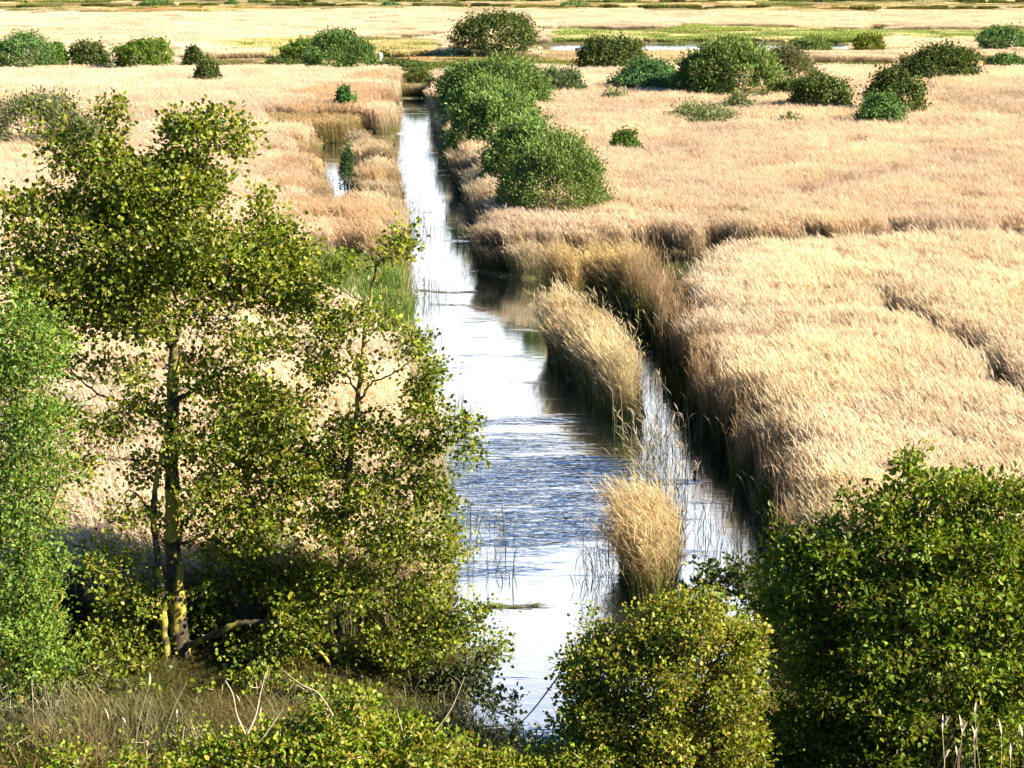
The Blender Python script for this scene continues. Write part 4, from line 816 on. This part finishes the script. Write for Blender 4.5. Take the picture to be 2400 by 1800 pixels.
# hedges on the horizon side
for k_, (hx, hy, hw, hh, lab) in enumerate([
    (330, 18, 70, 13, 'small green bush on the farthest pasture at the upper left'), (500, 14, 30, 10, 'tiny pale green bush on the farthest pasture'),
    (840, 17, 44, 9, 'tiny dark bush on the farthest line above the big channel'), (1240, 16, 60, 9, 'tiny dark bush on the farthest line near the top centre')]):
    shrub('far_bush', lab, hx, hy, hw, hh, MIDG, .5, .35, 70 + k_, None, 5)
def hedge(name, label, pts, h, tint, sp, seed):
    r = np.random.default_rng(seed); q = np.array([G(a, b, .5) for a, b in pts]); X = []
    for a, b in zip(q[:-1], q[1:]):
        n_ = max(2, int(np.linalg.norm(b - a) / sp)); t = np.linspace(0, 1, n_)[:, None]; X.append(a * (1 - t) + b * t)
    X = np.concatenate(X); n_ = len(X); X += r.normal(0, sp * .35, X.shape); kz = noise2(X[:, 0], X[:, 1], 8, seed) > -.55; X = X[kz]; n_ = len(X)
    sc = np.ones((n_, 3)) * .5; sc[:, 2] = h / .8 * r.uniform(.6, 1.2, n_)
    scatter(name, P_GFAR, np.concatenate([X, np.full((n_, 1), .05)], 1), np.stack([0 * X[:, 0], 0 * X[:, 0], r.uniform(0, 6.28, n_)], 1), sc, np.array(tint) * r.uniform(.6, 1.3, (n_, 1)), label, 'hedgerow')
hedge('hedgerow', 'dark ragged hedge line along the top of the view, left side', [(-100, 22), (200, 19), (600, 16), (1100, 20)], 1.3, (.7, .7, .6), 1.8, 81)
hedge('hedgerow', 'dark ragged hedge line along the top of the view, right side', [(1100, 20), (1600, 22), (1900, 24), (2300, 20)], 1.2, (.8, .75, .6), 1.8, 82)
hedge('hedgerow', 'faint uppermost hedge line at the very top of the view', [(-100, 9), (700, 8), (1500, 7), (2300, 8)], 1.3, (.9, .95, .7), 2.2, 83)
hedge('ditch_weeds', 'dark green weeds along the ditch behind the channel end', [(560, 146), (760, 150), (1000, 142), (1250, 138)], .7, (.6, .6, .5), 1.3, 84)
hedge('ditch_weeds', 'dark green weeds on the far shore of the lagoon', [(1560, 80), (1800, 84), (2150, 80)], .4, (.7, .9, .5), 1.3, 85)

# --- small made things
def post(name, label, x, yb, yt, z, wid, col):
    g0 = G(x, yb, z); Y = g0[1]; top = P(x, yt, Y)[2]
    m, n, l = newmat(name + '_paint'); o = n.new('ShaderNodeOutputMaterial'); p = n.new('ShaderNodeBsdfPrincipled'); a = n.new('ShaderNodeTexNoise'); a.inputs['Scale'].default_value = 5
    r = n.new('ShaderNodeValToRGB'); r.color_ramp.elements[0].color = (*[c * .75 for c in col], 1); r.color_ramp.elements[1].color = (*col, 1)
    l.new(a.outputs['Fac'], r.inputs[0]); l.new(r.outputs[0], p.inputs['Base Color']); p.inputs['Roughness'].default_value = .7; l.new(p.outputs[0], o.inputs[0])
    root = empty(name, (g0[0], Y, .1)); bpy.context.view_layer.update(); tag(root, label, 'post')
    A = Acc(); tube(A, [(g0[0], Y, .05), (g0[0], Y, top * .6), (g0[0] - .01, Y, top)], [wid, wid, wid * .95], (1, 1, 1), 8)
    put('shaft', A.mesh('shaft', m), root)
    B = Acc(); tube(B, [(g0[0], Y, top - .55), (g0[0], Y, top - .02), (g0[0], Y, top + .04)], [wid * 2.1, wid * 2.1, .01], (1, 1, 1), 8)
    put('cap', B.mesh('cap', m), root)
post('marker_post', 'thin white marker post right of the rounded bush at the ditch line', 822, 138, 114, .3, .1, (.8, .78, .72))
gs = G(1627 * 2212 / 2400, 1118 * 2212 / 2400)
A = Acc(); tube(A, [(gs[0], gs[1], -.3), (gs[0] + .01, gs[1], .08), (gs[0] + .02, gs[1], .16)], [.04, .04, .025], (1, 1, 1), 7)
tag(put('wooden_stake', A.mesh('stake', M_TWIG, True)), 'short dark stake poking out of the side channel', 'stake')
# floating weed and drifted stems
def float_line(name, label, pts, w_, seed, n_=160):
    r = np.random.default_rng(seed); q = smooth_path([np.array([*G(a, b), .012]) for a, b in pts], 6); A = Acc()
    t = r.integers(0, len(q) - 1, n_); c = q[t] + r.normal(0, 1, (n_, 3)) * [w_ * 1.5, w_, .004]; c[:, 2] = .014 + r.uniform(0, .012, n_)
    a = r.normal(0, .35, n_); ax = np.stack([np.cos(a), np.sin(a) * .6, 0 * a], 1); nn = np.tile([0, 0, 1.], (n_, 1)) + r.normal(0, .08, (n_, 3))
    leaves(A, c, r.uniform(.12, .4, n_), r.uniform(.01, .035, n_), ax, nn, np.tile([[.16, .14, .07]], (n_, 1)) * r.uniform(.4, 1.2, (n_, 1)), .1)
    return tag(put(name, A.mesh(name, M_DRY)), label, 'drifting weed', kind='stuff')
float_line('drift_weed', 'thin raft of brown weed drifting on the water below the slender alder', [(1030, 1313), (1060, 1310), (1110, 1312), (1160, 1308)], .03, 91, 120)
float_line('drift_weed', 'thin dark line of drifted stems across the channel in front of the reed wall', [(905, 628), (960, 632), (1025, 630)], .05, 92, 240)
float_line('drift_weed', 'faint line of drifted stems where the channel widens', [(930, 658), (1000, 660), (1040, 672)], .04, 93, 120)
